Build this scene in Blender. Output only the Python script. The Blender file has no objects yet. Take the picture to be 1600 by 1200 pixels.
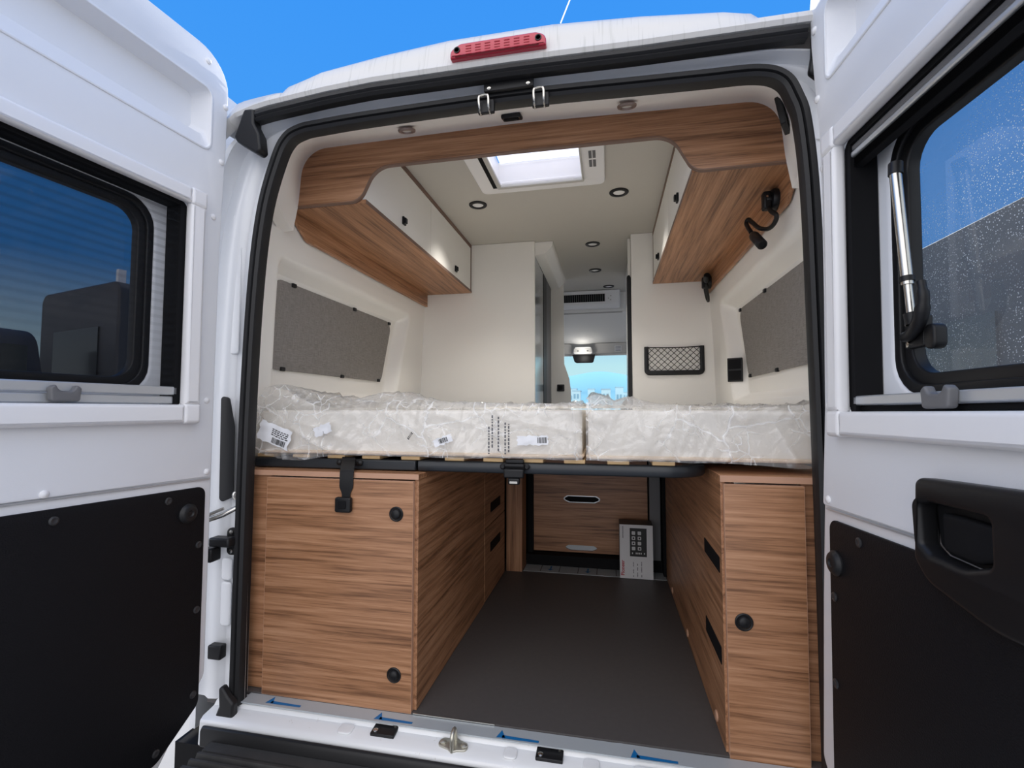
import bpy, bmesh, math, random
from mathutils import Vector, Matrix, noise
random.seed(7)
SC = bpy.context.scene
COL = SC.collection
PI = math.pi

# ------------------------------------------------------------------ helpers
class MB:
    """collects shapes into one bmesh; mi = material slot of what is added next"""
    def __init__(self):
        self.bm = bmesh.new(); self.mi = 0; self.M = None
    def _v(self, p):
        p = Vector(p)
        return self.bm.verts.new(self.M @ p if self.M is not None else p)
    def face(self, vs):
        try:
            f = self.bm.faces.new(vs); f.material_index = self.mi; return f
        except ValueError:
            return None
    def poly(self, pts):
        return self.face([self._v(p) for p in pts])
    def box(self, x0, x1, y0, y1, z0, z1):
        v = [self._v(p) for p in ((x0,y0,z0),(x1,y0,z0),(x1,y1,z0),(x0,y1,z0),(x0,y0,z1),(x1,y0,z1),(x1,y1,z1),(x0,y1,z1))]
        for q in ((0,3,2,1),(4,5,6,7),(0,1,5,4),(1,2,6,5),(2,3,7,6),(3,0,4,7)):
            self.face([v[i] for i in q])
        return self
    def cbox(self, c, s, R=None):
        old = self.M
        m = Matrix.Translation(c)
        if R is not None: m = m @ R.to_4x4()
        self.M = m if old is None else old @ m
        self.box(-s[0]/2, s[0]/2, -s[1]/2, s[1]/2, -s[2]/2, s[2]/2)
        self.M = old
        return self
    def prism(self, pts, fn0, fn1):
        """pts 2d outline; fn0, fn1 map a 2d point to the two end caps"""
        a = [self._v(fn0(*p)) for p in pts]; b = [self._v(fn1(*p)) for p in pts]
        n = len(pts)
        self.face(a[::-1]); self.face(b)
        for i in range(n):
            j = (i+1) % n
            self.face([a[i], a[j], b[j], b[i]])
        return self
    def grid(self, rows, close_u=False, close_v=False):
        V = [[self._v(p) for p in r] for r in rows]
        nr, nc = len(V), len(V[0])
        for i in range(nr if close_u else nr-1):
            for j in range(nc if close_v else nc-1):
                i2, j2 = (i+1) % nr, (j+1) % nc
                self.face([V[i][j], V[i][j2], V[i2][j2], V[i2][j]])
        return V
    def tube(self, pts, r, n=12, caps=True):
        pts = [Vector(p) for p in pts]
        rr = r if isinstance(r, (list, tuple)) else [r]*len(pts)
        rows = []; up = None
        for i, p in enumerate(pts):
            t = (pts[min(i+1, len(pts)-1)] - pts[max(i-1, 0)]).normalized()
            if up is None:
                up = Vector((0,0,1)) if abs(t.z) < .9 else Vector((1,0,0))
            a = up - t*up.dot(t)
            a.normalize(); b = t.cross(a); up = a
            rows.append([p + (a*math.cos(k*2*PI/n) + b*math.sin(k*2*PI/n))*rr[i] for k in range(n)])
        V = self.grid(rows, close_v=True)
        if caps:
            self.face(V[0][::-1]); self.face(V[-1])
        return self
    def lathe(self, prof, c, axis, n=28):
        """prof: list of (radius, distance along axis)"""
        axis = Vector(axis).normalized()
        a = axis.orthogonal().normalized(); b = axis.cross(a); c = Vector(c)
        rows = [[c + axis*h + (a*math.cos(k*2*PI/n) + b*math.sin(k*2*PI/n))*max(r, 1e-5) for k in range(n)] for r, h in prof]
        V = self.grid(rows, close_v=True)
        if prof[0][0] > 1e-4: self.face(V[0][::-1])
        if prof[-1][0] > 1e-4: self.face(V[-1])
        return self
    def plate(self, outer, holes, h0, h1, fn, bevel=.0, res=2):
        """flat plate with rounded edges and holes; fn(a,b,h) -> point"""
        cu = bpy.data.curves.new('tmp', 'CURVE'); cu.dimensions = '2D'; cu.fill_mode = 'BOTH'
        for poly in [outer] + list(holes):
            sp = cu.splines.new('POLY'); sp.points.add(len(poly)-1)
            for q, (a, b) in zip(sp.points, poly): q.co = (a, b, 0, 1)
            sp.use_cyclic_u = True
        t = h1 - h0
        cu.extrude = max(t/2 - bevel, 0); cu.bevel_depth = bevel; cu.bevel_resolution = res; cu.offset = -bevel
        ob = bpy.data.objects.new('tmp', cu); COL.objects.link(ob)
        dg = bpy.context.evaluated_depsgraph_get(); dg.update()
        me = bpy.data.meshes.new_from_object(ob.evaluated_get(dg))
        hm = (h0+h1)/2
        vs = [self._v(fn(v.co.x, v.co.y, v.co.z + hm)) for v in me.vertices]
        for p in me.polygons: self.face([vs[i] for i in p.vertices])
        bpy.data.objects.remove(ob); bpy.data.curves.remove(cu); bpy.data.meshes.remove(me)
        return self
    def text(self, s, size, fn, depth=.0004):
        cu = bpy.data.curves.new('tmp', 'FONT'); cu.body = s; cu.size = size; cu.extrude = depth; cu.offset = size*.02
        ob = bpy.data.objects.new('tmp', cu); COL.objects.link(ob)
        dg = bpy.context.evaluated_depsgraph_get(); dg.update()
        me = bpy.data.meshes.new_from_object(ob.evaluated_get(dg))
        vs = [self._v(fn(v.co.x, v.co.y, v.co.z)) for v in me.vertices]
        for p in me.polygons: self.face([vs[i] for i in p.vertices])
        bpy.data.objects.remove(ob); bpy.data.curves.remove(cu); bpy.data.meshes.remove(me)
        return self

def rpoly(pts, n=6, closed=True):
    """pts (x, y, radius) -> polyline with rounded corners"""
    out = []; N = len(pts)
    for i, p in enumerate(pts):
        P = Vector(p[:2]); r = p[2] if len(p) > 2 else 0
        if r <= 0 or (not closed and i in (0, N-1)):
            out.append((P.x, P.y)); continue
        a = Vector(pts[i-1][:2]) - P; b = Vector(pts[(i+1) % N][:2]) - P
        la, lb = a.length, b.length; a.normalize(); b.normalize()
        ang = a.angle(b)
        if ang > PI - .01: out.append((P.x, P.y)); continue
        t = min(r/math.tan(ang/2), la*.49, lb*.49); r2 = t*math.tan(ang/2)
        c = P + (a+b).normalized()*(r2/math.sin(ang/2))
        s = P + a*t; e = P + b*t
        a0 = math.atan2(s.y-c.y, s.x-c.x); a1 = math.atan2(e.y-c.y, e.x-c.x)
        d = (a1-a0 + PI) % (2*PI) - PI
        for k in range(n+1):
            q = a0 + d*k/n
            out.append((c.x + r2*math.cos(q), c.y + r2*math.sin(q)))
    return out
def rrect(x0, x1, y0, y1, r, n=6):
    return rpoly([(x0,y0,r),(x1,y0,r),(x1,y1,r),(x0,y1,r)], n)
def resample(pts, step):
    out = [Vector(pts[0])]
    for a, b in zip(pts[:-1], pts[1:]):
        a, b = Vector(a), Vector(b); k = max(1, int((b-a).length/step))
        for i in range(1, k+1): out.append(a.lerp(b, i/k))
    return out
def ss(a, b, x):
    t = min(1, max(0, (x-a)/(b-a))); return t*t*(3-2*t)
def interp(tab, x):
    if x <= tab[0][0]: return tab[0][1]
    for (a, va), (b, vb) in zip(tab[:-1], tab[1:]):
        if x <= b: return va + (vb-va)*(x-a)/(b-a)
    return tab[-1][1]
def smooth_path(pts, k=8):
    """Catmull-Rom through the points"""
    P = [Vector(p) for p in pts]; P = [P[0]*2-P[1]] + P + [P[-1]*2-P[-2]]; out = []
    for i in range(1, len(P)-2):
        for j in range(k):
            t = j/k; a, b, c, d = P[i-1:i+3]
            out.append(.5*((2*b) + (c-a)*t + (2*a-5*b+4*c-d)*t*t + (3*b-a-3*c+d)*t**3))
    out.append(P[-2]); return out

def thing(name, label, cat, loc=(0,0,0), group=None, rot=None):
    o = bpy.data.objects.new(name, None); COL.objects.link(o); o.empty_display_size = .05
    o.location = loc
    if rot is not None: o.rotation_euler = rot
    o['label'] = label; o['category'] = cat
    if group: o['group'] = group
    return o
def tag(o, label, cat, group=None):
    o['label'] = label; o['category'] = cat
    if group: o['group'] = group
    return o
def obj(name, mb, mats, parent=None, bevel=0, seg=2, angle=38, smooth=True, local=False, label=None):
    """one mesh object; geometry is given in world coordinates unless local"""
    bm = mb.bm
    bmesh.ops.remove_doubles(bm, verts=bm.verts, dist=1e-5)
    bmesh.ops.recalc_face_normals(bm, faces=bm.faces)
    if parent is None and bm.verts and not local:
        lo = Vector([min(v.co[i] for v in bm.verts) for i in range(3)]); hi = Vector([max(v.co[i] for v in bm.verts) for i in range(3)])
        org = Vector(((lo.x+hi.x)/2, (lo.y+hi.y)/2, lo.z))
    elif parent is not None and not local:
        org = ORG[parent.name]
    else:
        org = Vector((0,0,0))
    if org.length: bmesh.ops.translate(bm, verts=bm.verts, vec=-org)
    me = bpy.data.meshes.new(name); bm.to_mesh(me); bm.free()
    for m in (mats if isinstance(mats, (list, tuple)) else [mats]): me.materials.append(m)
    if smooth:
        me.polygons.foreach_set('use_smooth', [True]*len(me.polygons))
        me.set_sharp_from_angle(angle=math.radians(angle))
    o = bpy.data.objects.new(name, me); COL.objects.link(o)
    if parent is not None:
        o.parent = parent
        ORG[o.name] = org
    else:
        o.location = org; ORG[o.name] = org
    if bevel:
        b = o.modifiers.new('edge', 'BEVEL'); b.width = bevel; b.segments = seg; b.limit_method = 'ANGLE'; b.angle_limit = math.radians(40)
    if label: o['label'] = label
    return o
ORG = {}
def T(name, label, cat, loc=(0,0,0), group=None):
    o = thing(name, label, cat, loc, group); ORG[o.name] = Vector(loc); return o
def struct(name, mb, mats, **k):
    o = obj(name, mb, mats, **k); o['kind'] = 'structure'; return o

# ------------------------------------------------------------------ materials
def new_mat(name):
    m = bpy.data.materials.new(name); m.use_nodes = True
    return m, m.node_tree.nodes, m.node_tree.links, m.node_tree.nodes['Principled BSDF']
def mat(name, col, rough=.5, metal=0, bump=0, bscale=200, spec=.5, coat=0, var=0, vscale=4):
    m, N, L, b = new_mat(name)
    b.inputs['Base Color'].default_value = (*col, 1); b.inputs['Roughness'].default_value = rough
    b.inputs['Metallic'].default_value = metal; b.inputs['Specular IOR Level'].default_value = spec
    b.inputs['Coat Weight'].default_value = coat
    tc = N.new('ShaderNodeTexCoord')
    if bump:
        n = N.new('ShaderNodeTexNoise'); n.inputs['Scale'].default_value = bscale; n.inputs['Detail'].default_value = 3
        L.new(tc.outputs['Object'], n.inputs['Vector'])
        bp = N.new('ShaderNodeBump'); bp.inputs['Strength'].default_value = bump; bp.inputs['Distance'].default_value = .002
        L.new(n.outputs['Fac'], bp.inputs['Height']); L.new(bp.outputs['Normal'], b.inputs['Normal'])
    if var:
        n2 = N.new('ShaderNodeTexNoise'); n2.inputs['Scale'].default_value = vscale; n2.inputs['Detail'].default_value = 4
        L.new(tc.outputs['Object'], n2.inputs['Vector'])
        mx = N.new('ShaderNodeMix'); mx.data_type = 'RGBA'
        mx.inputs[6].default_value = (*[c*(1-var) for c in col], 1); mx.inputs[7].default_value = (*[min(1, c*(1+var)) for c in col], 1)
        L.new(n2.outputs['Fac'], mx.inputs[0]); L.new(mx.outputs[2], b.inputs['Base Color'])
    return m
def wood(name, axis, dark=(.155,.068,.030), mid=(.355,.172,.084), light=(.50,.270,.148), rough=.42):
    m, N, L, b = new_mat(name)
    tc = N.new('ShaderNodeTexCoord'); mp = N.new('ShaderNodeMapping')
    L.new(tc.outputs['Object'], mp.inputs['Vector'])
    def scl(along, across): return tuple(along if i == axis else across for i in range(3))
    mp.inputs['Scale'].default_value = scl(.9, 17)
    mp.inputs['Location'].default_value = (3.1, 1.7, 2.3)
    n1 = N.new('ShaderNodeTexNoise'); n1.inputs['Scale'].default_value = 1.6; n1.inputs['Detail'].default_value = 5; n1.inputs['Roughness'].default_value = .6; n1.inputs['Distortion'].default_value = .7
    L.new(mp.outputs['Vector'], n1.inputs['Vector'])
    mp2 = N.new('ShaderNodeMapping'); mp2.inputs['Scale'].default_value = scl(7, 300); L.new(tc.outputs['Object'], mp2.inputs['Vector'])
    n2 = N.new('ShaderNodeTexNoise'); n2.inputs['Scale'].default_value = 1.0; n2.inputs['Detail'].default_value = 3; n2.inputs['Roughness'].default_value = .7
    L.new(mp2.outputs['Vector'], n2.inputs['Vector'])
    mp3 = N.new('ShaderNodeMapping'); mp3.inputs['Scale'].default_value = scl(2.6, 85); L.new(tc.outputs['Object'], mp3.inputs['Vector'])
    n3 = N.new('ShaderNodeTexNoise'); n3.inputs['Scale'].default_value = 1.0; n3.inputs['Detail'].default_value = 4; n3.inputs['Distortion'].default_value = .4
    L.new(mp3.outputs['Vector'], n3.inputs['Vector'])
    def math_(op, a, bb):
        q = N.new('ShaderNodeMath'); q.operation = op
        for i, x in enumerate((a, bb)):
            if isinstance(x, (int, float)): q.inputs[i].default_value = x
            else: L.new(x, q.inputs[i])
        return q.outputs[0]
    f = math_('ADD', math_('MULTIPLY', n1.outputs['Fac'], .33), math_('ADD', math_('MULTIPLY', n2.outputs['Fac'], .33), math_('MULTIPLY', n3.outputs['Fac'], .46)))
    cr = N.new('ShaderNodeValToRGB'); e = cr.color_ramp.elements
    e[0].position = .44; e[0].color = (*dark, 1); e[1].position = .70; e[1].color = (*light, 1)
    k = e.new(.555); k.color = (*mid, 1)
    L.new(f, cr.inputs['Fac']); L.new(cr.outputs['Color'], b.inputs['Base Color'])
    b.inputs['Roughness'].default_value = rough
    bp = N.new('ShaderNodeBump'); bp.inputs['Strength'].default_value = .12; bp.inputs['Distance'].default_value = .001
    L.new(n2.outputs['Fac'], bp.inputs['Height']); L.new(bp.outputs['Normal'], b.inputs['Normal'])
    return m
def glass_mat(name, tint, gloss=.08, dust=0, rough=.02):
    """thin tinted pane: see-through tint, mirror film, optional dust spots"""
    m, N, L, b = new_mat(name); N.remove(b); out = N['Material Output']
    tr = N.new('ShaderNodeBsdfTransparent'); tr.inputs['Color'].default_value = (*tint, 1)
    gl = N.new('ShaderNodeBsdfGlossy'); gl.inputs['Roughness'].default_value = rough; gl.inputs['Color'].default_value = (1,1,1,1)
    lw = N.new('ShaderNodeFresnel'); lw.inputs['IOR'].default_value = 1.35
    mx = N.new('ShaderNodeMixShader'); L.new(lw.outputs[0], mx.inputs[0]); L.new(tr.outputs[0], mx.inputs[1]); L.new(gl.outputs[0], mx.inputs[2])
    last = mx
    if dust:
        tc = N.new('ShaderNodeTexCoord')
        vo = N.new('ShaderNodeTexVoronoi'); vo.inputs['Scale'].default_value = 260; L.new(tc.outputs['Object'], vo.inputs['Vector'])
        cr = N.new('ShaderNodeValToRGB'); cr.color_ramp.elements[0].position = .16; cr.color_ramp.elements[0].color = (1,1,1,1); cr.color_ramp.elements[1].position = .30; cr.color_ramp.elements[1].color = (0,0,0,1)
        L.new(vo.outputs['Distance'], cr.inputs['Fac'])
        nz = N.new('ShaderNodeTexNoise'); nz.inputs['Scale'].default_value = 7; nz.inputs['Detail'].default_value = 5; L.new(tc.outputs['Object'], nz.inputs['Vector'])
        cr2 = N.new('ShaderNodeValToRGB'); cr2.color_ramp.elements[0].position = .38; cr2.color_ramp.elements[1].position = .68
        L.new(nz.outputs['Fac'], cr2.inputs['Fac'])
        mu = N.new('ShaderNodeMath'); mu.operation = 'MULTIPLY'; L.new(cr.outputs['Color'], mu.inputs[0]); L.new(cr2.outputs['Color'], mu.inputs[1])
        mu2 = N.new('ShaderNodeMath'); mu2.operation = 'MULTIPLY_ADD'; mu2.inputs[1].default_value = dust; mu2.inputs[2].default_value = .12
        L.new(mu.outputs[0], mu2.inputs[0])
        df = N.new('ShaderNodeBsdfTranslucent'); df.inputs['Color'].default_value = (.85,.9,.92,1)
        d2 = N.new('ShaderNodeBsdfDiffuse'); d2.inputs['Color'].default_value = (.85,.88,.9,1)
        md = N.new('ShaderNodeMixShader'); md.inputs[0].default_value = .4; L.new(df.outputs[0], md.inputs[1]); L.new(d2.outputs[0], md.inputs[2])
        mx2 = N.new('ShaderNodeMixShader'); L.new(mu2.outputs[0], mx2.inputs[0]); L.new(mx.outputs[0], mx2.inputs[1]); L.new(md.outputs[0], mx2.inputs[2]); last = mx2
    L.new(last.outputs[0], out.inputs['Surface'])
    return m
def film_mat(name):
    m, N, L, b = new_mat(name); N.remove(b); out = N['Material Output']
    tr = N.new('ShaderNodeBsdfTransparent'); tr.inputs['Color'].default_value = (.98,.98,.98,1)
    gl = N.new('ShaderNodeBsdfGlossy'); gl.inputs['Roughness'].default_value = .09; gl.inputs['Color'].default_value = (.95,.96,.97,1)
    tl = N.new('ShaderNodeBsdfDiffuse'); tl.inputs['Color'].default_value = (.86,.86,.86,1)
    tc = N.new('ShaderNodeTexCoord'); nz = N.new('ShaderNodeTexNoise'); nz.inputs['Scale'].default_value = 17; nz.inputs['Detail'].default_value = 3; nz.inputs['Distortion'].default_value = 1.6
    L.new(tc.outputs['Object'], nz.inputs['Vector'])
    bp = N.new('ShaderNodeBump'); bp.inputs['Strength'].default_value = .55; bp.inputs['Distance'].default_value = .014; L.new(nz.outputs['Fac'], bp.inputs['Height'])
    L.new(bp.outputs['Normal'], gl.inputs['Normal'])
    lw = N.new('ShaderNodeLayerWeight'); lw.inputs['Blend'].default_value = .35; L.new(bp.outputs['Normal'], lw.inputs['Normal'])
    ma = N.new('ShaderNodeMath'); ma.operation = 'MULTIPLY_ADD'; ma.inputs[1].default_value = .58; ma.inputs[2].default_value = .03; ma.use_clamp = True
    L.new(lw.outputs['Fresnel'], ma.inputs[0])
    # folded film: thin wandering crease lines, painted white for its streak highlights
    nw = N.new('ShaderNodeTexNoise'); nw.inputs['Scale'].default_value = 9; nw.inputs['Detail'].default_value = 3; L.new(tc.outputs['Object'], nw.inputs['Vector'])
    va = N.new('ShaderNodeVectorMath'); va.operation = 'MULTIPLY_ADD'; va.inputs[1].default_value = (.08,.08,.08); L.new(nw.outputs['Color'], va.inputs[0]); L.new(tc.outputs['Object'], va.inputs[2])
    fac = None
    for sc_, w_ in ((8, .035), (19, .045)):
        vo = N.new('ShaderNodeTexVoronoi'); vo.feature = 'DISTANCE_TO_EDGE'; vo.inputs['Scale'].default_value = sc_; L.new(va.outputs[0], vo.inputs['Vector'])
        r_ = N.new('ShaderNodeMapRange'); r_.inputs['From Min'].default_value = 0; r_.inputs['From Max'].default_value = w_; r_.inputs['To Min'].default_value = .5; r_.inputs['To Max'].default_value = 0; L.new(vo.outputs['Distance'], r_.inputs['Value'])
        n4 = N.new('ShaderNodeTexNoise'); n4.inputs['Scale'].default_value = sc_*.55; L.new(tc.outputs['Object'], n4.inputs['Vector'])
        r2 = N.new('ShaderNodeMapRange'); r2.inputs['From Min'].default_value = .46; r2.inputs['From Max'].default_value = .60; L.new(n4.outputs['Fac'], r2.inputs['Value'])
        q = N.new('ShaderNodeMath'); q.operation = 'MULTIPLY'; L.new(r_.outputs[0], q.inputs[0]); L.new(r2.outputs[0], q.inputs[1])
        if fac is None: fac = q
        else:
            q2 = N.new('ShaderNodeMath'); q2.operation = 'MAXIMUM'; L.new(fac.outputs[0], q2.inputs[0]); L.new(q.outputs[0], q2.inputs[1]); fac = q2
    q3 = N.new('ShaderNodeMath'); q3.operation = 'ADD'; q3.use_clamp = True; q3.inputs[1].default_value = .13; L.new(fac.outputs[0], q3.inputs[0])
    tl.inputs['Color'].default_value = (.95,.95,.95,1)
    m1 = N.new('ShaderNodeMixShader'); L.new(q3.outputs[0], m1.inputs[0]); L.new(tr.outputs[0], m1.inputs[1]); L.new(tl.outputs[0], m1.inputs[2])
    m2 = N.new('ShaderNodeMixShader'); L.new(ma.outputs[0], m2.inputs[0]); L.new(m1.outputs[0], m2.inputs[1]); L.new(gl.outputs[0], m2.inputs[2])
    L.new(m2.outputs[0], out.inputs['Surface'])
    return m
def screen_mat(name, through=.45, col=(.02,.022,.025)):
    m, N, L, b = new_mat(name); N.remove(b); out = N['Material Output']
    tr = N.new('ShaderNodeBsdfTransparent'); df = N.new('ShaderNodeBsdfDiffuse'); df.inputs['Color'].default_value = (*col, 1)
    lw = N.new('ShaderNodeLayerWeight'); lw.inputs['Blend'].default_value = .5
    ma = N.new('ShaderNodeMath'); ma.operation = 'MULTIPLY_ADD'; ma.inputs[1].default_value = .5; ma.inputs[2].default_value = 1-through-.15; ma.use_clamp = True
    L.new(lw.outputs['Facing'], ma.inputs[0])
    mx = N.new('ShaderNodeMixShader'); L.new(ma.outputs[0], mx.inputs[0]); L.new(tr.outputs[0], mx.inputs[1]); L.new(df.outputs[0], mx.inputs[2])
    L.new(mx.outputs[0], out.inputs['Surface'])
    return m
def weave_mat(name, a, b_, sc=900):
    m, N, L, b = new_mat(name)
    tc = N.new('ShaderNodeTexCoord')
    outs = []
    for axis_scale in ((30,30,700),(700,700,30)):
        mp = N.new('ShaderNodeMapping'); mp.inputs['Scale'].default_value = axis_scale; L.new(tc.outputs['Object'], mp.inputs['Vector'])
        n = N.new('ShaderNodeTexNoise'); n.inputs['Scale'].default_value = 1; n.inputs['Detail'].default_value = 3; L.new(mp.outputs['Vector'], n.inputs['Vector']); outs.append(n.outputs['Fac'])
    ad = N.new('ShaderNodeMath'); ad.operation = 'ADD'; L.new(outs[0], ad.inputs[0]); L.new(outs[1], ad.inputs[1])
    mr = N.new('ShaderNodeMapRange'); mr.inputs['From Min'].default_value = .75; mr.inputs['From Max'].default_value = 1.25; L.new(ad.outputs[0], mr.inputs['Value'])
    mx = N.new('ShaderNodeMix'); mx.data_type = 'RGBA'; mx.inputs[6].default_value = (*a, 1); mx.inputs[7].default_value = (*b_, 1)
    L.new(mr.outputs[0], mx.inputs[0]); L.new(mx.outputs[2], b.inputs['Base Color']); b.inputs['Roughness'].default_value = .9
    return m
def dirty_paint(name):
    m, N, L, b = new_mat(name)
    tc = N.new('ShaderNodeTexCoord'); n = N.new('ShaderNodeTexNoise'); n.inputs['Scale'].default_value = 26; n.inputs['Detail'].default_value = 6; n.inputs['Roughness'].default_value = .7
    L.new(tc.outputs['Object'], n.inputs['Vector'])
    cr = N.new('ShaderNodeValToRGB'); e = cr.color_ramp.elements; e[0].position = .27; e[0].color = (.30,.22,.15,1); e[1].position = .36; e[1].color = (.80,.81,.82,1)
    L.new(n.outputs['Fac'], cr.inputs['Fac']); L.new(cr.outputs['Color'], b.inputs['Base Color']); b.inputs['Roughness'].default_value = .3; b.inputs['Coat Weight'].default_value = .3
    return m
def streak_paint(name):
    """white roof paint with faint vertical dirt runs"""
    m, N, L, b = new_mat(name)
    tc = N.new('ShaderNodeTexCoord'); mp = N.new('ShaderNodeMapping'); mp.inputs['Scale'].default_value = (170, 4, 6); L.new(tc.outputs['Object'], mp.inputs['Vector'])
    n = N.new('ShaderNodeTexNoise'); n.inputs['Scale'].default_value = 1; n.inputs['Detail'].default_value = 3; L.new(mp.outputs['Vector'], n.inputs['Vector'])
    cr = N.new('ShaderNodeValToRGB'); e = cr.color_ramp.elements; e[0].position = .30; e[0].color = (.53,.525,.50,1); e[1].position = .42; e[1].color = (.63,.62,.60,1)
    L.new(n.outputs['Fac'], cr.inputs['Fac']); L.new(cr.outputs['Color'], b.inputs['Base Color']); b.inputs['Roughness'].default_value = .3
    return m

M_paint = mat('white_paint', (.80,.815,.84), .28, coat=.25)
M_liner = mat('white_liner', (.79,.80,.825), .55, bump=.08, bscale=420)
M_trimw = mat('white_trim', (.84,.835,.84), .35)
M_wall = mat('wall_lining', (.87,.855,.82), .6, bump=.06, bscale=500)
M_panelw = mat('white_board', (.875,.86,.82), .42, bump=.03, bscale=300)
M_ceil = mat('ceiling_lining', (.52,.50,.455), .7, bump=.05, bscale=350)
M_shroud = mat('shroud_lining', (.84,.82,.80), .55, bump=.05, bscale=420)
M_wx = wood('wood_grain_x', 0); M_wy = wood('wood_grain_y', 1); M_wz = wood('wood_grain_z', 2)
M_edge = mat('wood_edge', (.50,.29,.19), .5)
M_edged = mat('wood_edge_dark', (.19,.115,.085), .5)
M_floor = mat('vinyl_floor', (.082,.075,.073), .5, bump=.10, bscale=700, var=.12, vscale=60)
M_black = mat('black_plastic', (.008,.008,.009), .42, spec=.35)
M_blackm = mat('black_matt', (.005,.005,.006), .75, spec=.2)
M_rubber = mat('rubber', (.010,.010,.011), .48, spec=.4)
M_abs = mat('textured_black_panel', (.005,.005,.0065), .6, bump=.5, bscale=330, spec=.22)
M_frame = mat('dark_steel', (.018,.022,.027), .38)
M_steel = mat('bright_steel', (.62,.60,.55), .22, metal=1)
M_alu = mat('aluminium', (.60,.62,.64), .35, metal=.6)
M_grey = mat('grey_plastic', (.14,.14,.145), .45)
M_greylt = mat('pale_grey_plastic', (.55,.54,.51), .5)
M_blind = weave_mat('blind_fabric', (.18,.168,.16), (.31,.29,.278))
M_matt = mat('mattress_cover', (.90,.86,.79), .9, bump=.3, bscale=160, var=.05, vscale=30)
M_pipe = mat('mattress_piping', (.82,.66,.50), .8)
M_slat = mat('birch_slat', (.68,.47,.24), .5, var=.15, vscale=20)
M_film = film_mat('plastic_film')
M_red = mat('red_lens', (.43,.009,.035), .18, coat=.6)
M_redd = mat('red_lens_dark', (.30,.006,.02), .25)
M_tape = mat('silver_film', (.50,.545,.575), .42, metal=.25)
M_blue = mat('blue_print', (.005,.15,.40), .5)
M_paper = mat('label_paper', (.82,.83,.86), .55)
M_ink = mat('black_ink', (.02,.02,.02), .6)
M_inkg = mat('grey_ink', (.10,.10,.11), .6)
M_card = mat('white_carton', (.66,.66,.67), .45)
M_cardb = mat('black_carton', (.012,.011,.012), .4)
M_inkr = mat('red_ink', (.42,.02,.04), .5)
M_icon = mat('pale_icon_ink', (.55,.55,.55), .5)
M_lens = mat('frosted_lens', (.86,.86,.85), .35)
M_screw = mat('dark_screw', (.028,.028,.03), .4)
M_zinc = mat('dull_zinc', (.62,.60,.52), .35, metal=.85)
M_grime = dirty_paint('sill_paint')
M_roof = streak_paint('roof_paint')
M_step = mat('step_rubber', (.040,.039,.038), .6, bump=.25, bscale=120, var=.35, vscale=25)
M_gleft = glass_mat('tinted_pane', (.20,.205,.225), dust=0)
M_gright = glass_mat('dusty_pane', (.46,.50,.53), dust=.85)
M_screen = screen_mat('pleated_screen', .74)
M_wind = glass_mat('windscreen_pane', (.80,.92,.92))
M_mirror = mat('door_mirror_panel', (.50,.52,.54), .16, metal=.9)
M_vis = mat('visor_fabric', (.50,.485,.46), .8)
M_head = mat('headliner', (.82,.81,.78), .8)
M_seat = mat('seat_fabric', (.02,.02,.022), .85)
M_asphalt = mat('asphalt', (.36,.35,.335), .9, bump=.3, bscale=60, var=.15, vscale=3)

# ------------------------------------------------------------------ rear opening path (x, z), y = 0 plane
PATH = [(p.x, p.z) for p in smooth_path([(x,0,z) for x, z in ((-.79,-.012),(-.787,.4),(-.783,.85),(-.769,1.219),(-.744,1.455),(-.700,1.612),(-.665,1.676),(-.617,1.699),(-.552,1.705),(-.379,1.711),(.04,1.714),(.38,1.704),(.54,1.699),(.665,1.694),(.724,1.669),(.751,1.617),(.767,1.55),(.779,1.373),(.783,1.06),(.786,.6),(.785,-.012))], 8)]
PATH = resample(PATH, .03)
def path_normals(P):
    out = []
    for i in range(len(P)):
        t = (P[min(i+1, len(P)-1)] - P[max(i-1, 0)]).normalized()
        out.append(Vector((-t.y, t.x)))          # left of travel = outwards (path runs up the left side first)
    return out
PN = path_normals(PATH)

# ------------------------------------------------------------------ shell
m = MB(); m.box(-.93,.93,.04,4.7,-.05,0); struct('floor', m, M_floor)

def wallX(y, z, side):
    base = .865 if z > 1.45 else interp([(0,.895),(.9,.886),(1.2,.878),(1.45,.866)], z)
    rear = interp([(.69,.772),(.85,.770),(1.06,.766),(1.219,.757),(1.455,.733),(1.612,.690)] if side < 0 else [(.69,.772),(1.06,.769),(1.373,.765),(1.55,.753),(1.617,.738)], z)
    x = rear + (base-rear)*ss(.0, .10, y)
    fe = 1.385 - (1.41-z)*.296                       # slanting front edge of the window recess
    d = .070*ss(.225,.275,y)*(1-ss(fe-.045,fe,y))*ss(.885,.925,z)*(1-ss(1.36,1.412,z))
    return side*(x+d)
ys = [0,.008,.016,.025,.035,.045,.055,.065,.075,.085,.1,.12,.15,.18] + [.205+.01*i for i in range(9)] + [.305+.03*i for i in range(28)] + [1.14+.0085*i for i in range(32)] + [1.43,1.5,1.604]
zs = [.69+.0125*i for i in range(75)]
for side, nm in ((-1,'wall_left'),(1,'wall_right')):
    m = MB()
    m.grid([[(wallX(y,z,side), y+.004, z) for z in zs] for y in ys])
    m.grid([[(side*.985, y+.004, z) for z in (zs[0], zs[-1])] for y in (ys[0], ys[-1])])
    m.grid([[(side*(.768+.6*y), y+.004, z) for z in (-.005,.35,.70)] for y in (0,.02,.04)])
    struct(nm, m, M_wall, angle=40)
    m = MB(); m.box(side*.990, side*1.01, .06, 2.5, -.40, 1.93)
    struct('exterior_panel_left' if side < 0 else 'exterior_panel_right', m, M_paint)

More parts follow.
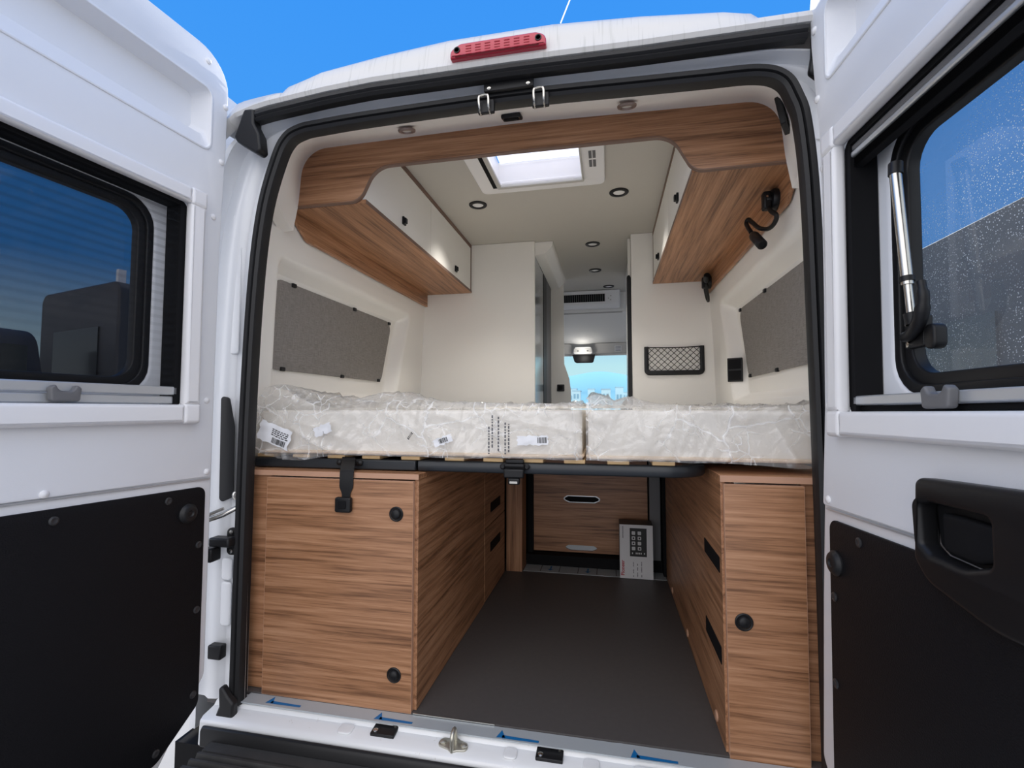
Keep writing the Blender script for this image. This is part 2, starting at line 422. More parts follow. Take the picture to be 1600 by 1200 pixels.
# ceiling with the hatch opening
HX0,HX1,HY0,HY1 = -.205,.197,.42,.838
m = MB()
for b in ((-.90,HX0,.262,3.02),(HX1,.90,.262,3.02),(HX0,HX1,.262,HY0),(HX0,HX1,HY1,3.02)):
    m.box(*b, 1.89, 1.90)
struct('ceiling', m, M_ceil)

# roof: rear cap and outer skin
TOP = [(-.86,1.70),(-.835,1.765),(-.81,1.79),(-.78,1.797),(-.665,1.803),(-.648,1.800),(-.635,1.818),(-.53,1.850),(-.33,1.872),(-.135,1.886),(.15,1.885),(.38,1.867),(.58,1.842),(.64,1.826),(.672,1.790),(.69,1.785),(.72,1.795),(.79,1.80),(.835,1.775),(.86,1.70)]
GUT = [(-.86,1.66),(-.80,1.705),(-.736,1.722),(-.693,1.729),(-.5,1.746),(-.356,1.753),(.047,1.752),(.378,1.744),(.80,1.742),(.86,1.70)]
m = MB(); rows = []
for i in range(173):
    x = -.86 + i*.01
    t = interp(TOP, x); t0 = min(interp(GUT, x)+.026, t-.012)
    h = t - t0; e = ss(.60,.86,abs(x))
    rows.append([(x,-.035,t0-.008),(x,-.064,t0-.006),(x,-.070,t0+.004),(x,-.064,t0+.02),(x,-.060,t0+h*.45),(x,-.052,t0+h*.75),(x,-.040,t0+h*.92),(x,-.022,t),(x,.03,t+.006),(x,.28,1.925*(1-e)+(t+.01)*e),(x,.42,1.955*(1-e)+(t+.012)*e)])
m.grid(rows)
for b in ((-.84,HX0,.40,3.3),(HX1,.84,.40,3.3),(HX0,HX1,.40,HY0-.01),(HX0,HX1,HY1+.01,3.3)):
    m.box(*b, 1.94, 1.955)
struct('roof', m, M_roof, angle=50)

# white pressed steel surround of the rear opening
PROF = [(0,.03),(0,.004),(.020,.002),(.030,.010),(.040,.018),(.062,.020),(.075,.004),(.10,.0),(.125,.012),(.15,.012),(.165,-.03),(.185,-.03),(.185,.08)]
m = MB(); rows = []
for p, n in zip(PATH, PN):
    kz = .20
    rows.append([(p.x + n.x*d, y, p.y + n.y*d*kz) for d, y in PROF])
m.grid(rows)
fr = struct('trim_1', m, M_paint, angle=50)
# shallow raised pressings down the left pillar
m = MB()
for z0, z1 in ((.20,.33),(.335,.40),(1.02,1.36),(1.37,1.46)):
    m.plate(rrect(-.862,-.828,z0,z1,.01), [], 0, .008, lambda a,b,h: (a, .012-h, b), bevel=.004)
obj('pressing', m, M_paint, fr)

# headliner shroud between the opening and the wooden fascia
A = [p - n*.012 for p, n in zip(PATH, PN)]
ia = [i for i, p in enumerate(A) if p.y > 1.50]
A = A[ia[0]:ia[-1]+1]
Bp = resample(rpoly([(-.832,1.50,0),(-.812,1.60,0),(-.795,1.795,.10),(0,1.803,3),(.80,1.776,.10),(.815,1.60,0),(.832,1.50,0)], 9, closed=False), .03)
def by_len(P, k):
    L = [0]
    for a, b in zip(P[:-1], P[1:]): L.append(L[-1] + (b-a).length)
    out = []; j = 0
    for i in range(k):
        s = L[-1]*i/(k-1)
        while j < len(L)-2 and L[j+1] < s: j += 1
        out.append(P[j].lerp(P[j+1], (s-L[j])/max(L[j+1]-L[j], 1e-9)))
    return out
A2, B2 = by_len(A, 140), by_len(Bp, 140)
m = MB(); rows = []
for t, bul in ((0,0),(.08,.001),(.25,.003),(.5,.004),(.75,.003),(.93,.001),(1,-.006)):
    r = []
    for i, (a, b) in enumerate(zip(A2, B2)):
        q = a.lerp(b, t); c_ = Vector((0, 1.2)); dirv = (q-c_).normalized()
        q = q + dirv*bul
        r.append((q.x, .004 + t*.243, q.y))
    rows.append(r)
rows.insert(0, [(p[0]*1.02, .004, 1.2+(p[2]-1.2)*1.02) for p in rows[0]])
m.grid(rows)
# lower returns of the shroud down to the pillar
for s in (0, -1):
    e = [r[s] for r in rows[1:]]
    m.grid([e, [(p[0]*1.06, p[1], p[2]-.004) for p in e]])
struct('trim_2', m, M_shroud, angle=60)

# sill, floor edge
m = MB()
SP = [(.039,-.008),(.0,-.009),(-.010,-.020),(-.048,-.026),(-.060,-.034),(-.064,-.10),(.039,-.14)]
m.prism(SP, lambda a,b: (-.86,a,b), lambda a,b: (.86,a,b))
for x0, x1 in ((-.44,-.40),(.02,.055),(.22,.26),(.34,.42)):
    m.plate(rrect(x0,x1,-.046,-.012,.01), [], 0, .006, lambda a,b,h: (a, b, -.026+h+(b+.048)*.14), bevel=.003)
struct('sill', m, M_grime, bevel=.004)
m = MB(); m.box(-1.0,1.0,.0,4.7,-.36,-.15); struct('exterior_slab', m, M_blackm)
m = MB(); m.box(-300,300,-150,900,-.60,-.55); struct('ground', m, M_asphalt)

# partition walls
m = MB(); m.box(-.96,-.148,1.60,1.625,0,1.889); struct('wall_back_left', m, M_panelw, bevel=.002)
m = MB(); m.box(.43,.96,1.60,1.625,0,1.889); struct('wall_back_right', m, M_panelw, bevel=.002)

# ------------------------------------------------------------------ seals
def sweep(P, Nn, prof, y0=0):
    rows = []
    for p, n in zip(P, Nn):
        rows.append([(p.x+n.x*d, y0+y, p.y+n.y*d) for d, y in prof])
    mm = MB(); V = mm.grid(rows, close_v=True); mm.face(V[0][::-1]); mm.face(V[-1]); return mm
prof = [(-.018,.018),(-.020,-.002),(-.016,-.014),(-.008,-.020),(-.005,-.014),(-.002,-.022),(.008,-.024),(.011,-.016),(.014,-.016),(.018,-.006),(.016,.001)]
m = sweep(PATH, PN, prof)
tag(obj('door_seal', m, M_rubber, angle=30), 'thick ribbed black rubber seal running around the rear opening', 'seal')
m = MB()
gp = GUT
gp = [Vector((x, interp(gp, x))) for x in [-.733+.0249*i for i in range(61)]]
rows = [[(p.x, -.036, p.y-.014),(p.x,-.058,p.y-.015),(p.x,-.066,p.y-.009),(p.x,-.060,p.y-.002),(p.x,-.066,p.y+.003),(p.x,-.066,p.y+.012),(p.x,-.058,p.y+.016),(p.x,-.036,p.y+.014)] for p in gp]
V = m.grid(rows, close_v=True); m.face(V[0][::-1]); m.face(V[-1])
tag(obj('gutter_seal', m, M_rubber, angle=30), 'black rubber gutter strip along the roof edge above the opening', 'seal')
# plastic end caps below the gutter corners
m = MB(); m.prism([(-.768,1.748),(-.7345,1.742),(-.7345,1.700),(-.715,1.665),(-.708,1.615),(-.722,1.605),(-.79,1.648),(-.80,1.662)], lambda a,b: (a,-.068,b), lambda a,b: (a,-.03,b))
tag(obj('gutter_end_cap', m, M_black, bevel=.006), 'black plastic gutter end cap at the top corner beside the left rear door', 'cap')
m = MB(); m.prism([(.775,1.745),(.80,1.745),(.81,1.66),(.79,1.625),(.765,1.65),(.772,1.69)], lambda a,b: (a,-.050,b), lambda a,b: (a,-.03,b))
tag(obj('gutter_end_cap', m, M_black, bevel=.006), 'black plastic gutter end cap half hidden behind the right rear door', 'cap')

# ------------------------------------------------------------------ third brake light
t = T('brake_light', 'red high level brake light bar on the white roof edge', 'light', (.012,-.062,1.788))
out = rpoly([(-.118,1.790,.004),(.142,1.790,.004),(.142,1.818,.022),(.115,1.829,.02),(-.09,1.829,.02),(-.118,1.812,.018)], 6)
m = MB(); m.plate(out, [], 0, .024, lambda a,b,h: (a,-.060-h,b), bevel=.006)
m.mi = 1
for i in range(7):
    for j in range(3):
        m.cbox((-.066+i*.0262,-.0844,1.803+j*.0075),(.015,.0012,.0022))
obj('lens', m, [M_red, M_redd], t)
m = MB(); m.prism([(-.062,-.070),(.060,-.070),(.060,-.089),(-.062,-.089)], lambda a,b: (a*1.85+.012,b,1.7912), lambda a,b: (a*1.6+.012,b+.004,1.7965)); obj('lower_lens', m, M_redd, t)
for x in (-.098,.122):
    m = MB(); m.lathe([(.0085,0),(.0085,.002),(.006,.002),(.005,-.004),(0,-.004)], (x,-.084,1.810), (0,-1,0), 20); obj('screw', m, M_black, t)

# latch plate and wire catches on the top rail
t = T('latch_plate', 'black rectangular latch plate with two bolts on the top rail', 'latch', (.035,-.03,1.72))
m = MB(); m.plate(rrect(-.035,.102,1.716,1.744,.003), [], 0, .012, lambda a,b,h: (a,-.028-h,b), bevel=.002); obj('plate', m, M_black, t)
for x in (-.02,.088):
    m = MB(); m.lathe([(.006,0),(.006,.003),(.003,.005),(0,.005)], (x,-.040,1.724), (0,-1,0), 12); obj('bolt', m, M_steel, t)
for x, lb in ((-.034,'bent wire latch loop on the top seal, the one nearer the left door'), (.117,'bent wire latch loop on the top seal, the one nearer the right door')):
    t = T('latch_loop', lb, 'latch', (x,-.03,1.665), 'wire latch loops on the top rail')
    m = MB(); m.tube(smooth_path([(x-.013,-.022,1.662),(x-.013,-.040,1.672),(x-.013,-.046,1.697),(x-.006,-.046,1.703),(x+.006,-.046,1.703),(x+.013,-.046,1.697),(x+.013,-.040,1.672),(x+.013,-.022,1.662)], 5), .0032, 8); obj('wire', m, M_steel, t)
    m = MB(); m.box(x-.020,x+.026,-.032,-.020,1.662,1.700); obj('backing', m, M_black, t, bevel=.003)

# ------------------------------------------------------------------ left pillar hardware
m = MB(); m.plate(rpoly([(-.87,.565,.012),(-.822,.585,.015),(-.825,.80,.03),(-.845,.885,.012),(-.875,.89,.01)],5), [], 0, .004, lambda a,b,h: (a,-.000-h,b), bevel=.001)
tag(obj('pillar_cover', m, M_black), 'tall black plastic cover in the white pillar beside the left door', 'cover')
t = T('door_check_strap', 'bright steel door check strap between left door and pillar', 'strap', (-.82,-.02,.53))
m = MB(); m.tube([(-.875,-.055,.522),(-.83,-.03,.538),(-.797,-.018,.556),(-.790,-.010,.557)], [.008,.008,.007,.006], 10); m.tube([(-.872,-.05,.536),(-.83,-.028,.556)], .005, 8); obj('rod', m, M_steel, t)
m = MB(); m.lathe([(.012,0),(.012,.006),(.005,.010),(0,.010)], (-.812,.0,.590), (0,-1,0), 16); obj('bolt', m, M_steel, t)
t = T('hinge_bracket', 'black door hinge bolted to the white pillar beside the left door', 'hinge', (-.815,-.02,.42))
m = MB(); m.plate(rrect(-.834,-.800,.415,.495,.014), [], 0, .012, lambda a,b,h: (a,.002-h,b), bevel=.003); obj('hinge_plate', m, M_black, t)
m = MB(); m.box(-.86,-.792,-.05,-.014,.448,.474); m.box(-.875,-.84,-.06,-.02,.405,.445); obj('arm', m, M_black, t, bevel=.005)
for z in (.428,.484):
    m = MB(); m.lathe([(.006,0),(.006,.004),(0,.005)], (-.815,-.010,z), (0,-1,0), 12); obj('bolt', m, M_steel, t)
m = MB(); m.box(-.87,-.826,-.03,-.004,.118,.158)
tag(obj('door_buffer', m, M_black, bevel=.004), 'small black rubber buffer low on the white pillar beside the left door', 'buffer')
m = MB(); m.prism([(-.835,-.055),(-.765,-.030),(-.765,.012),(-.785,.03),(-.805,.055),(-.815,.05),(-.812,.0)], lambda a,b: (a,-.045,b), lambda a,b: (a,-.022,b))
tag(obj('corner_boot', m, M_rubber, bevel=.008), 'black rubber boot at the bottom corner where seal meets sill', 'boot')

# ------------------------------------------------------------------ sill film with arrows, plates, striker, step
t = T('sill_film', 'silver protective film with blue arrows along the floor edge', 'film', (0,.016,-.008))
m = MB(); m.plate([(-.775,-.006),(.75,-.012),(.75,.036),(.40,.0375),(.31,.0385),(.30,.0375),(-.775,.0385)], [], -.007, -.0035, lambda a,b,h: (a,b,h)); obj('strip', m, M_tape, t)
for x in (-.698,-.354,-.006,.334):
    y = .003 - (x+.698)*.011
    m = MB(); m.mi = 0
    m.poly([(x,y,-.0030),(x+.024,y+.003,-.0030),(x+.010,y+.031,-.0030)])
    m.poly([(x+.015,y,-.0030),(x+.112,y+.001,-.0030),(x+.112,y+.009,-.0030),(x+.015,y+.012,-.0030)])
    obj('arrow', m, M_blue, t, smooth=False, label='blue printed arrow')
m = MB(); m.box(-.255,-.02,.0378,.0395,-.002,.001)
tag(obj('floor_edging', m, M_steel), 'thin bright metal edging along the front of the dark floor', 'edging')
for x, lb in ((-.312,'small black plate with two bolts on the sill below the wide left cabinet'), (.136,'small black plate with two bolts on the sill in the middle of the opening')):
    t = T('sill_plate', lb, 'plate', (x,0,-.022), 'black bolted plates on the sill')
    Rm = Matrix.Rotation(math.radians(7), 3, 'X')
    m = MB(); m.cbox((x,-.010,-.018), (.068,.052,.010), Rm); obj('plate', m, M_black, t, bevel=.002)
    for dx, dy in ((-.022,-.016),(.024,.010)):
        m = MB(); m.lathe([(.007,0),(.007,.003),(.003,.005),(0,.005)], (x+dx,-.010+dy,-.0135+dy*.12), (0,-.1,1), 14); obj('bolt', m, M_steel, t)
t = T('latch_striker', 'brass coloured latch striker bolted to the middle of the white sill', 'latch', (-.112,-.03,-.028))
m = MB(); m.plate(rpoly([(-.158,-.036,.012),(-.148,-.012,.012),(-.125,-.012,.01),(-.112,-.006,.01),(-.098,-.014,.01),(-.076,-.020,.012),(-.072,-.042,.012),(-.100,-.046,.01),(-.112,-.052,.008),(-.125,-.044,.01)],4), [], 0, .005, lambda a,b,h: (a,b,-.0186+h+b*.158), bevel=.0015); obj('plate', m, M_zinc, t)
m = MB(); m.tube(smooth_path([(-.112,-.046,-.026),(-.112,-.046,.006),(-.112,-.036,.016),(-.112,-.022,.014),(-.112,-.012,-.022)], 5), .0055, 10); obj('loop', m, M_zinc, t)
for x, y in ((-.142,-.026),(-.084,-.030)):
    m = MB(); m.lathe([(.009,0),(.009,.003),(.004,.006),(0,.006)], (x,y,-.0138+y*.158), (0,0,1), 14); obj('bolt', m, M_zinc, t)
m = MB(); m.prism([(-.0645,-.040),(-.072,-.041),(-.0785,-.050),(-.0785,-.092),(-.0645,-.092)], lambda a,b: (-.84,a,b), lambda a,b: (.86,a,b))
tag(obj('sill_seal', m, M_rubber, bevel=.003), 'black rubber lip between the white sill and the ridged step', 'seal')
m = MB(); prof = [(-.080,-.16),(-.080,-.071),(-.110,-.073)]
for i in range(15):
    y = -.113 - i*.025
    prof += [(y,-.082),(y-.006,-.070),(y-.013,-.070),(y-.019,-.082)]
prof += [(-.50,-.09),(-.52,-.12),(-.52,-.42),(-.10,-.42)]
m.prism(prof, lambda a,b: (-.80,a,b), lambda a,b: (.715,a,b))
tag(obj('rear_step', m, M_step, angle=25), 'black ridged plastic step along the rear bumper', 'step')

# ------------------------------------------------------------------ lower cabinets
t = T('storage_cabinet', 'wide wooden storage cabinet with a two knob door left of the load space', 'cabinet', (-.53,.06,0))
m = MB(); m.box(-.262,-.250,.052,.797,.001,.645); obj('side_panel', m, M_wy, t, bevel=.0012)
m = MB(); m.box(-.838,-.262,.803,1.20,.001,.645); obj('carcass', m, M_wy, t)
for z0, z1, zh in ((.005,.318,.215),(.322,.645,.395)):
    m = MB(); m.box(-.258,-.249,.802,1.205,z0,z1); d = obj('drawer_front', m, M_wy, t, bevel=.0012)
    m = MB(); m.plate(rpoly([(.90,zh-.022,.004),(1.10,zh-.022,.004),(1.10,zh+.022,.004),(.90,zh+.022,.004)],3), [], 0, .0016, lambda a,b,h: (-.2495+h,a,b)); obj('slot_handle', m, M_blackm, d, label='black slot handle')
m = MB(); m.plate(rrect(-.738,-.2615,-.0015,.641,.002), [], 0, .018, lambda a,b,h: (a,.056-h,b), bevel=.0008); d = obj('door', m, M_wx, t)
m = MB(); m.plate(rrect(-.7388,-.2608,-.0022,.6418,.002),[rrect(-.7365,-.263,.0005,.6395,.002)],.001,.0176,lambda a,b,h:(a,.056-h,b)); obj('edge_band', m, M_edge, d, label='paler edge band')
def knob(x, y, z, par):
    m = MB(); m.lathe([(.0215,0),(.0215,.002),(.0190,.004),(.0165,.003),(.0150,.003),(.0140,.008),(.010,.0105),(0,.011)], (x,y,z), (0,-1,0), 28)
    return obj('knob', m, M_black, par, angle=50, label='round black push knob')
knob(-.312,.038,.548,d); knob(-.313,.038,.098,d)
m = MB(); m.box(-.815,-.7405,.060,.076,.001,.644); obj('filler_panel', m, M_wx, t, bevel=.001)
m = MB(); m.box(-.848,-.2485,.048,1.21,.6455,.662); obj('top_board', m, [M_wx], t, bevel=.0015)
m = MB(); m.box(-.848,-.2484,.0462,.0479,.6462,.6612); obj('top_edge', m, M_edge, t, label='paler edge band')

t = T('storage_cabinet', 'narrow wooden storage cabinet with a one knob door right of the load space', 'cabinet', (.68,.06,0))
m = MB(); m.box(.567,.579,.052,1.27,.001,.664); sp = obj('side_panel', m, M_wy, t, bevel=.0012)
for z0, z1 in ((.428,.468),(.198,.242)):
    m = MB(); m.plate(rpoly([(.075,z0,.004),(.272,z0,.004),(.272,z1,.004),(.075,z1,.004)],3), [], 0, .0018, lambda a,b,h: (.5675-h,a,b)); obj('slot_handle', m, M_blackm, sp, label='black slot handle')
for y in (.15,.63,1.05):
    m = MB(); m.lathe([(.014,0),(.014,.003),(.010,.005),(0,.005)], (.567,y,.028), (-1,0,0), 20); obj('plug_cap', m, M_edge, sp, label='pale round plug cap')
m = MB(); m.plate([(.5735,-.006),(.752,-.006),(.757,.660),(.5735,.660)][::1], [], 0, .018, lambda a,b,h: (a,.056-h,b), bevel=.0008); d = obj('door', m, M_wx, t)
m = MB(); m.plate([(.5728,-.0067),(.7527,-.0067),(.7577,.6607),(.5728,.6607)],[[(.575,-.004),(.7500,-.004),(.755,.6585),(.575,.6585)]],.001,.0176,lambda a,b,h:(a,.056-h,b)); obj('edge_band', m, M_edge, d, label='paler edge band')
knob(.612,.038,.325,d)
m = MB(); m.box(.758,.86,.062,.078,.001,.662); obj('filler_panel', m, M_wx, t, bevel=.001)
m = MB(); m.box(.566,.87,.048,1.27,.6645,.682); obj('top_board', m, M_wx, t, bevel=.0015)
m = MB(); m.box(.566,.80,.0462,.0479,.6652,.6812); obj('top_edge', m, M_edge, t, label='paler edge band')
m = MB(); m.box(.58,.872,1.255,1.27,.001,.662); obj('carcass', m, M_wy, t)

# ------------------------------------------------------------------ back of the load space
t = T('wood_post', 'upright wooden post at the far left of the load space', 'post', (-.20,1.24,0))
m = MB(); m.box(-.246,-.162,1.235,1.251,0,.66); m.box(-.176,-.162,1.251,1.36,0,.66); obj('post', m, M_wz, t, bevel=.001)
t = T('drawer_unit', 'wide wooden drawer under the bed at the far end of the load space', 'drawer', (.12,1.42,0))
def handle_hole(x, z, w, h):
    return rpoly([(x-w/2,z,.01),(x-w*.32,z-h*.5,.01),(x+w*.32,z-h*.5,.01),(x+w/2,z,.01),(x+w*.36,z+h*.5,.01),(x-w*.36,z+h*.5,.01)],3)
m = MB(); m.plate([(-.128,.062),(.490,.062),(.490,.655),(-.128,.655)], [handle_hole(.14,.352,.215,.036), [(.045,.062),(.075,.048),(.2,.048),(.225,.062),(.2,.085),(.075,.085)][:0] or handle_hole(.135,.086,.19,.03)], 0, .016, lambda a,b,h: (a,1.436-h,b)); d = obj('drawer_front', m, M_wx, t)
m = MB(); o1, o2 = handle_hole(.14,.352,.215,.036), handle_hole(.14,.352,.203,.028)
m.plate(handle_hole(.14,.352,.222,.040), [handle_hole(.14,.352,.206,.029)], 0, .003, lambda a,b,h: (a,1.4205-h,b), bevel=.0008); obj('handle_rim', m, M_alu, d, label='bright metal handle rim')
m = MB(); m.box(.02,.26,1.437,1.445,.32,.39); obj('handle_cup', m, M_blackm, d)
m = MB(); m.box(.03,.24,1.438,1.444,.066,.11); obj('slot_light_backing', m, M_tape, d, label='pale blue grey strip painted as light behind the lower slot')  # pale backing coloured like the lit space behind the slot
m = MB(); m.box(-.16,.56,1.362,1.44,0,.056); obj('plinth', m, M_blackm, t)
m = MB(); m.box(-.155,-.130,1.40,1.44,.056,.655); obj('side_stile', m, M_blackm, t)
m = MB(); m.box(.495,.552,1.37,1.385,.057,.656); tag(obj('metal_post', m, M_grey, bevel=.003), 'grey metal post beside the dark drawer opening, behind the carton', 'post')
m = MB(); m.box(.556,.60,1.30,1.36,0,.655); tag(obj('corner_post', m, M_blackm), 'black corner post at the far right of the load space', 'post')
m = MB(); m.box(-.16,.60,1.46,1.475,0,.66); m.box(-.93,-.16,1.44,1.46,0,.66); m.box(.6,.93,1.44,1.46,0,.66); struct('wall_back_lower', m, M_blackm)
t = T('floor_strip', 'silver film strip with small blue arrows at the far end of the dark floor', 'film', (.2,1.30,0))
m = MB(); m.box(-.158,.565,1.252,1.358,.0005,.0020); obj('strip', m, M_tape, t)
for i in range(6):
    x = -.07 + .0975*i
    m = MB(); m.box(x-.002,x+.002,1.262,1.357,.0021,.0026); obj('cut_line', m, M_inkg, t, smooth=False)
for x in (-.02,.175):
    m = MB(); m.poly([(x-.016,1.300,.0028),(x+.016,1.300,.0028),(x,1.275,.0028)]); m.poly([(x-.004,1.300,.0028),(x+.004,1.300,.0028),(x+.004,1.345,.0028),(x-.004,1.345,.0028)]); obj('arrow', m, M_blue, t, smooth=False, label='blue printed arrow')

# carton
t = T('product_carton', 'white and black electronics carton standing at the far end of the dark floor', 'box', (.42,1.30,.0022))
z0 = .0026
m = MB(); m.box(.338,.500,1.2405,1.350,z0,.268); m.mi = 1; m.box(.3375,.5005,1.243,1.3505,z0+.002,.2688)
obj('carton', m, [M_card, M_cardb], t)
m = MB(); m.box(.388,.470,1.2396,1.2404,.112,.252)
m.mi = 1
for r in range(4):
    for cidx in range(2):
        m.plate(rrect(-.0085,.0085,-.0085,.0085,.003,3), [], 0, .0003, lambda a,b,h: (.406+cidx*.029+a,1.2395-h,.228-r*.0255+b))
for x in (.398,.416,.424,.432,.440,.456):
    m.box(x,x+.005,1.2390,1.2395,.124,.132)
m.mi = 0
for r, cidx in ((1,1),(2,0),(3,1),(1,0)):
    m.plate(rrect(-.004,.004,-.004,.004,.001,2), [], 0, .0003, lambda a,b,h: (.406+cidx*.029+a,1.2391-h,.228-r*.0255+b))
obj('screen_print', m, [M_ink, M_icon], t, smooth=False, label='black screen picture with rows of pale icons')
m = MB(); m.text('Pioneer', .024, lambda a,b,h: (.360-b*1.0+.0, 1.2402-h, .016+a)); obj('logo_text', m, M_inkr, t, smooth=False, label='red lettering running up the carton')
m = MB()
for x, segs in ((.404,((.012,.02),(.03,.05),(.062,.085))),(.424,((.012,.034),(.044,.06),(.068,.078))),(.444,((.012,.024),(.036,.062),(.066,.088)))):
    for a, b in segs:
        k = a
        while k < b:
            l = random.uniform(.002,.006); m.box(x-.002,x+.002,1.2398,1.2404,k,min(k+l,b)); k += l+.0014
obj('lettering', m, M_inkg, t, smooth=False)
m = MB(); k = .20
while k < .256:
    l = random.uniform(.002,.006); m.box(.352,.356,1.2398,1.2404,k,k+l); k += l+.0014
obj('edge_lettering', m, M_inkg, t, smooth=False)

# ------------------------------------------------------------------ bed
t = T('bed_frame', 'dark steel bed frame with wooden slats under the wrapped mattresses', 'bed', (-.15,.1,.66))
def bar(x0, x1):
    m = MB(); m.plate(rrect(.0985,.128,.664,.695,.005), [], x0, x1, lambda a,b,h: (h,a,b)); return m
m = MB(); m.box(-.835,-.281,.0985,.128,.664,.695); obj('front_bar', m, M_frame, t, bevel=.004)
m = MB()
bp_ = [Vector((-.272,.113,0)),Vector((.43,.113,0))] + [Vector((.44+.105*math.sin(k*PI/48),.113+.105*(1-math.cos(k*PI/48)),0)) for k in range(25)] + [Vector((.545,.23,0)),Vector((.545,1.1,0))]
rows = []
for i, p in enumerate(bp_):
    tt = (bp_[min(i+1,len(bp_)-1)] - bp_[max(i-1,0)]).normalized(); n = Vector((tt.y,-tt.x,0))
    rows.append([(p.x+n.x*d, p.y+n.y*d, z) for d, z in ((.011,.664),(.0145,.668),(.0145,.692),(.011,.695),(-.015,.695),(-.015,.664))])
V = m.grid(rows, close_v=True); m.face(V[0]); m.face(V[-1]); obj('front_bar', m, M_frame, t, angle=60)
m = MB(); m.box(-.835,.50,1.40,1.43,.664,.695); m.box(-.30,-.27,.13,1.40,.666,.693); m.box(-.835,-.81,.13,1.40,.666,.693); obj('rear_rail', m, M_frame, t)
for x in (-.834,-.704,-.581,-.462,-.332,-.192,-.073,.045,.164,.285,.406):
    m = MB(); m.box(x,x+.060,.108,1.42,.6955,.7065); obj('slat', m, M_slat, t, bevel=.002)

TOPF = [(-.86,.917),(-.80,.930),(-.776,.934),(-.70,.920),(-.633,.902),(-.55,.884),(-.495,.878),(-.44,.892),(-.407,.900),(-.32,.898),(-.25,.882),(-.194,.872),(-.07,.869),(.05,.866),(.17,.866),(.20,.872),(.222,.876),(.245,.892),(.275,.887),(.307,.872),(.335,.884),(.36,.880),(.395,.868),(.55,.856),(.70,.858),(.86,.862)]
def ridge(p):
    return 1 - abs(noise.noise(Vector(p)))*2
FOLDS = [(.35,17,3.2,.55),(-.75,21,3.6,.5),(1.25,15,3.0,.5),(-.15,34,5,.3),(.85,40,7,.25),(-1.2,46,7,.25)]
def crumple(x, y, z, seed):
    """long sharp pinched folds in a few directions, each fading in and out"""
    b = z + y; tot = 0
    for k, (ang, fa, fl, w) in enumerate(FOLDS):
        wob = .05*noise.noise(Vector((x*5+k, b*5, seed)))
        u = (x+wob)*math.cos(ang) + b*math.sin(ang); v = -(x)*math.sin(ang) + (b+wob)*math.cos(ang)
        r = ridge((u*fa + seed*3 + k*7, v*fl, k))
        msk = ss(-.05, .35, noise.noise(Vector((x*4.5 + k*11, b*7, seed + k))))
        tot += w*max(0, r)**5*msk
    return tot
def mattress(x0, x1, seed, label):
    t = T('mattress', label, 'mattress', ((x0+x1)/2,.8,.707), 'mattresses wrapped in clear plastic')
    m = MB(); m.plate(rrect(x0,x1,.098,1.42,.03), [], .709, .846, lambda a,b,h: (a,b,h), bevel=.014, res=4)
    obj('cover', m, M_matt, t, angle=70)
    m = MB(); loop = rrect(x0-.002,x1+.002,.096,1.422,.03,5); pts = [(a,b,.716) for a, b in loop] ; m.tube(pts+[pts[0]], .0055, 8, caps=False); obj('piping', m, M_pipe, t)
    # film: front, over the top, short back drop
    nx = int((x1-x0+.02)/.0062); rows = []
    prof = [('f', k/30) for k in range(31)] + [('t', k/44) for k in range(1, 45)] + [('b', k/6) for k in range(1, 7)]
    for kind, u in prof:
        r = []
        for i in range(nx+1):
            x = x0-.004 + (x1-x0+.008)*i/nx
            top = interp(TOPF, x)
            top = .853 + (top-.853)*1.0
            if kind == 'f':
                sag = .708 - .05*max(0, noise.noise(Vector((x*4+seed, 3.3, 0)))-.18)
                z = sag + (top-sag)*u; y = .088; c = crumple(x, 0, z, seed)
                lean = .05*ss(.845, .93, z)
                r.append((x, y + lean - .001 - .026*c + .006*noise.noise(Vector((x*5, seed, z*7))), z + .004*noise.noise(Vector((x*11, z*9, seed)))))
            elif kind == 't':
                y0_ = .088 + .05*ss(.845,.93,top)
                y = y0_ + (1.43-y0_)*u
                hump = (top-.853)*math.exp(-((u)/.16)**2) + .012*max(0, noise.noise(Vector((x*4+seed, y*3, 1))))*(1 if u > .05 else u/.05)
                z = .852 + hump + (.022*crumple(x, y, 0, seed+5))*min(1, u/.04)
                if u < 1e-6: z = top
                r.append((x, y, z))
            else:
                r.append((x, 1.43+.002*u, .852 - .13*u))
        rows.append(r)
    m = MB(); m.grid(rows)
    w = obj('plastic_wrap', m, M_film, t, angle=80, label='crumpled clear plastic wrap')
    return t, w
mt_l, wrap_l = mattress(-.830, .214, 1.3, 'long cream mattress in crumpled clear plastic, the left one with printed stickers')
mt_r, wrap_r = mattress(.232, .830, 4.1, 'shorter cream mattress in crumpled clear plastic without stickers, on the right')
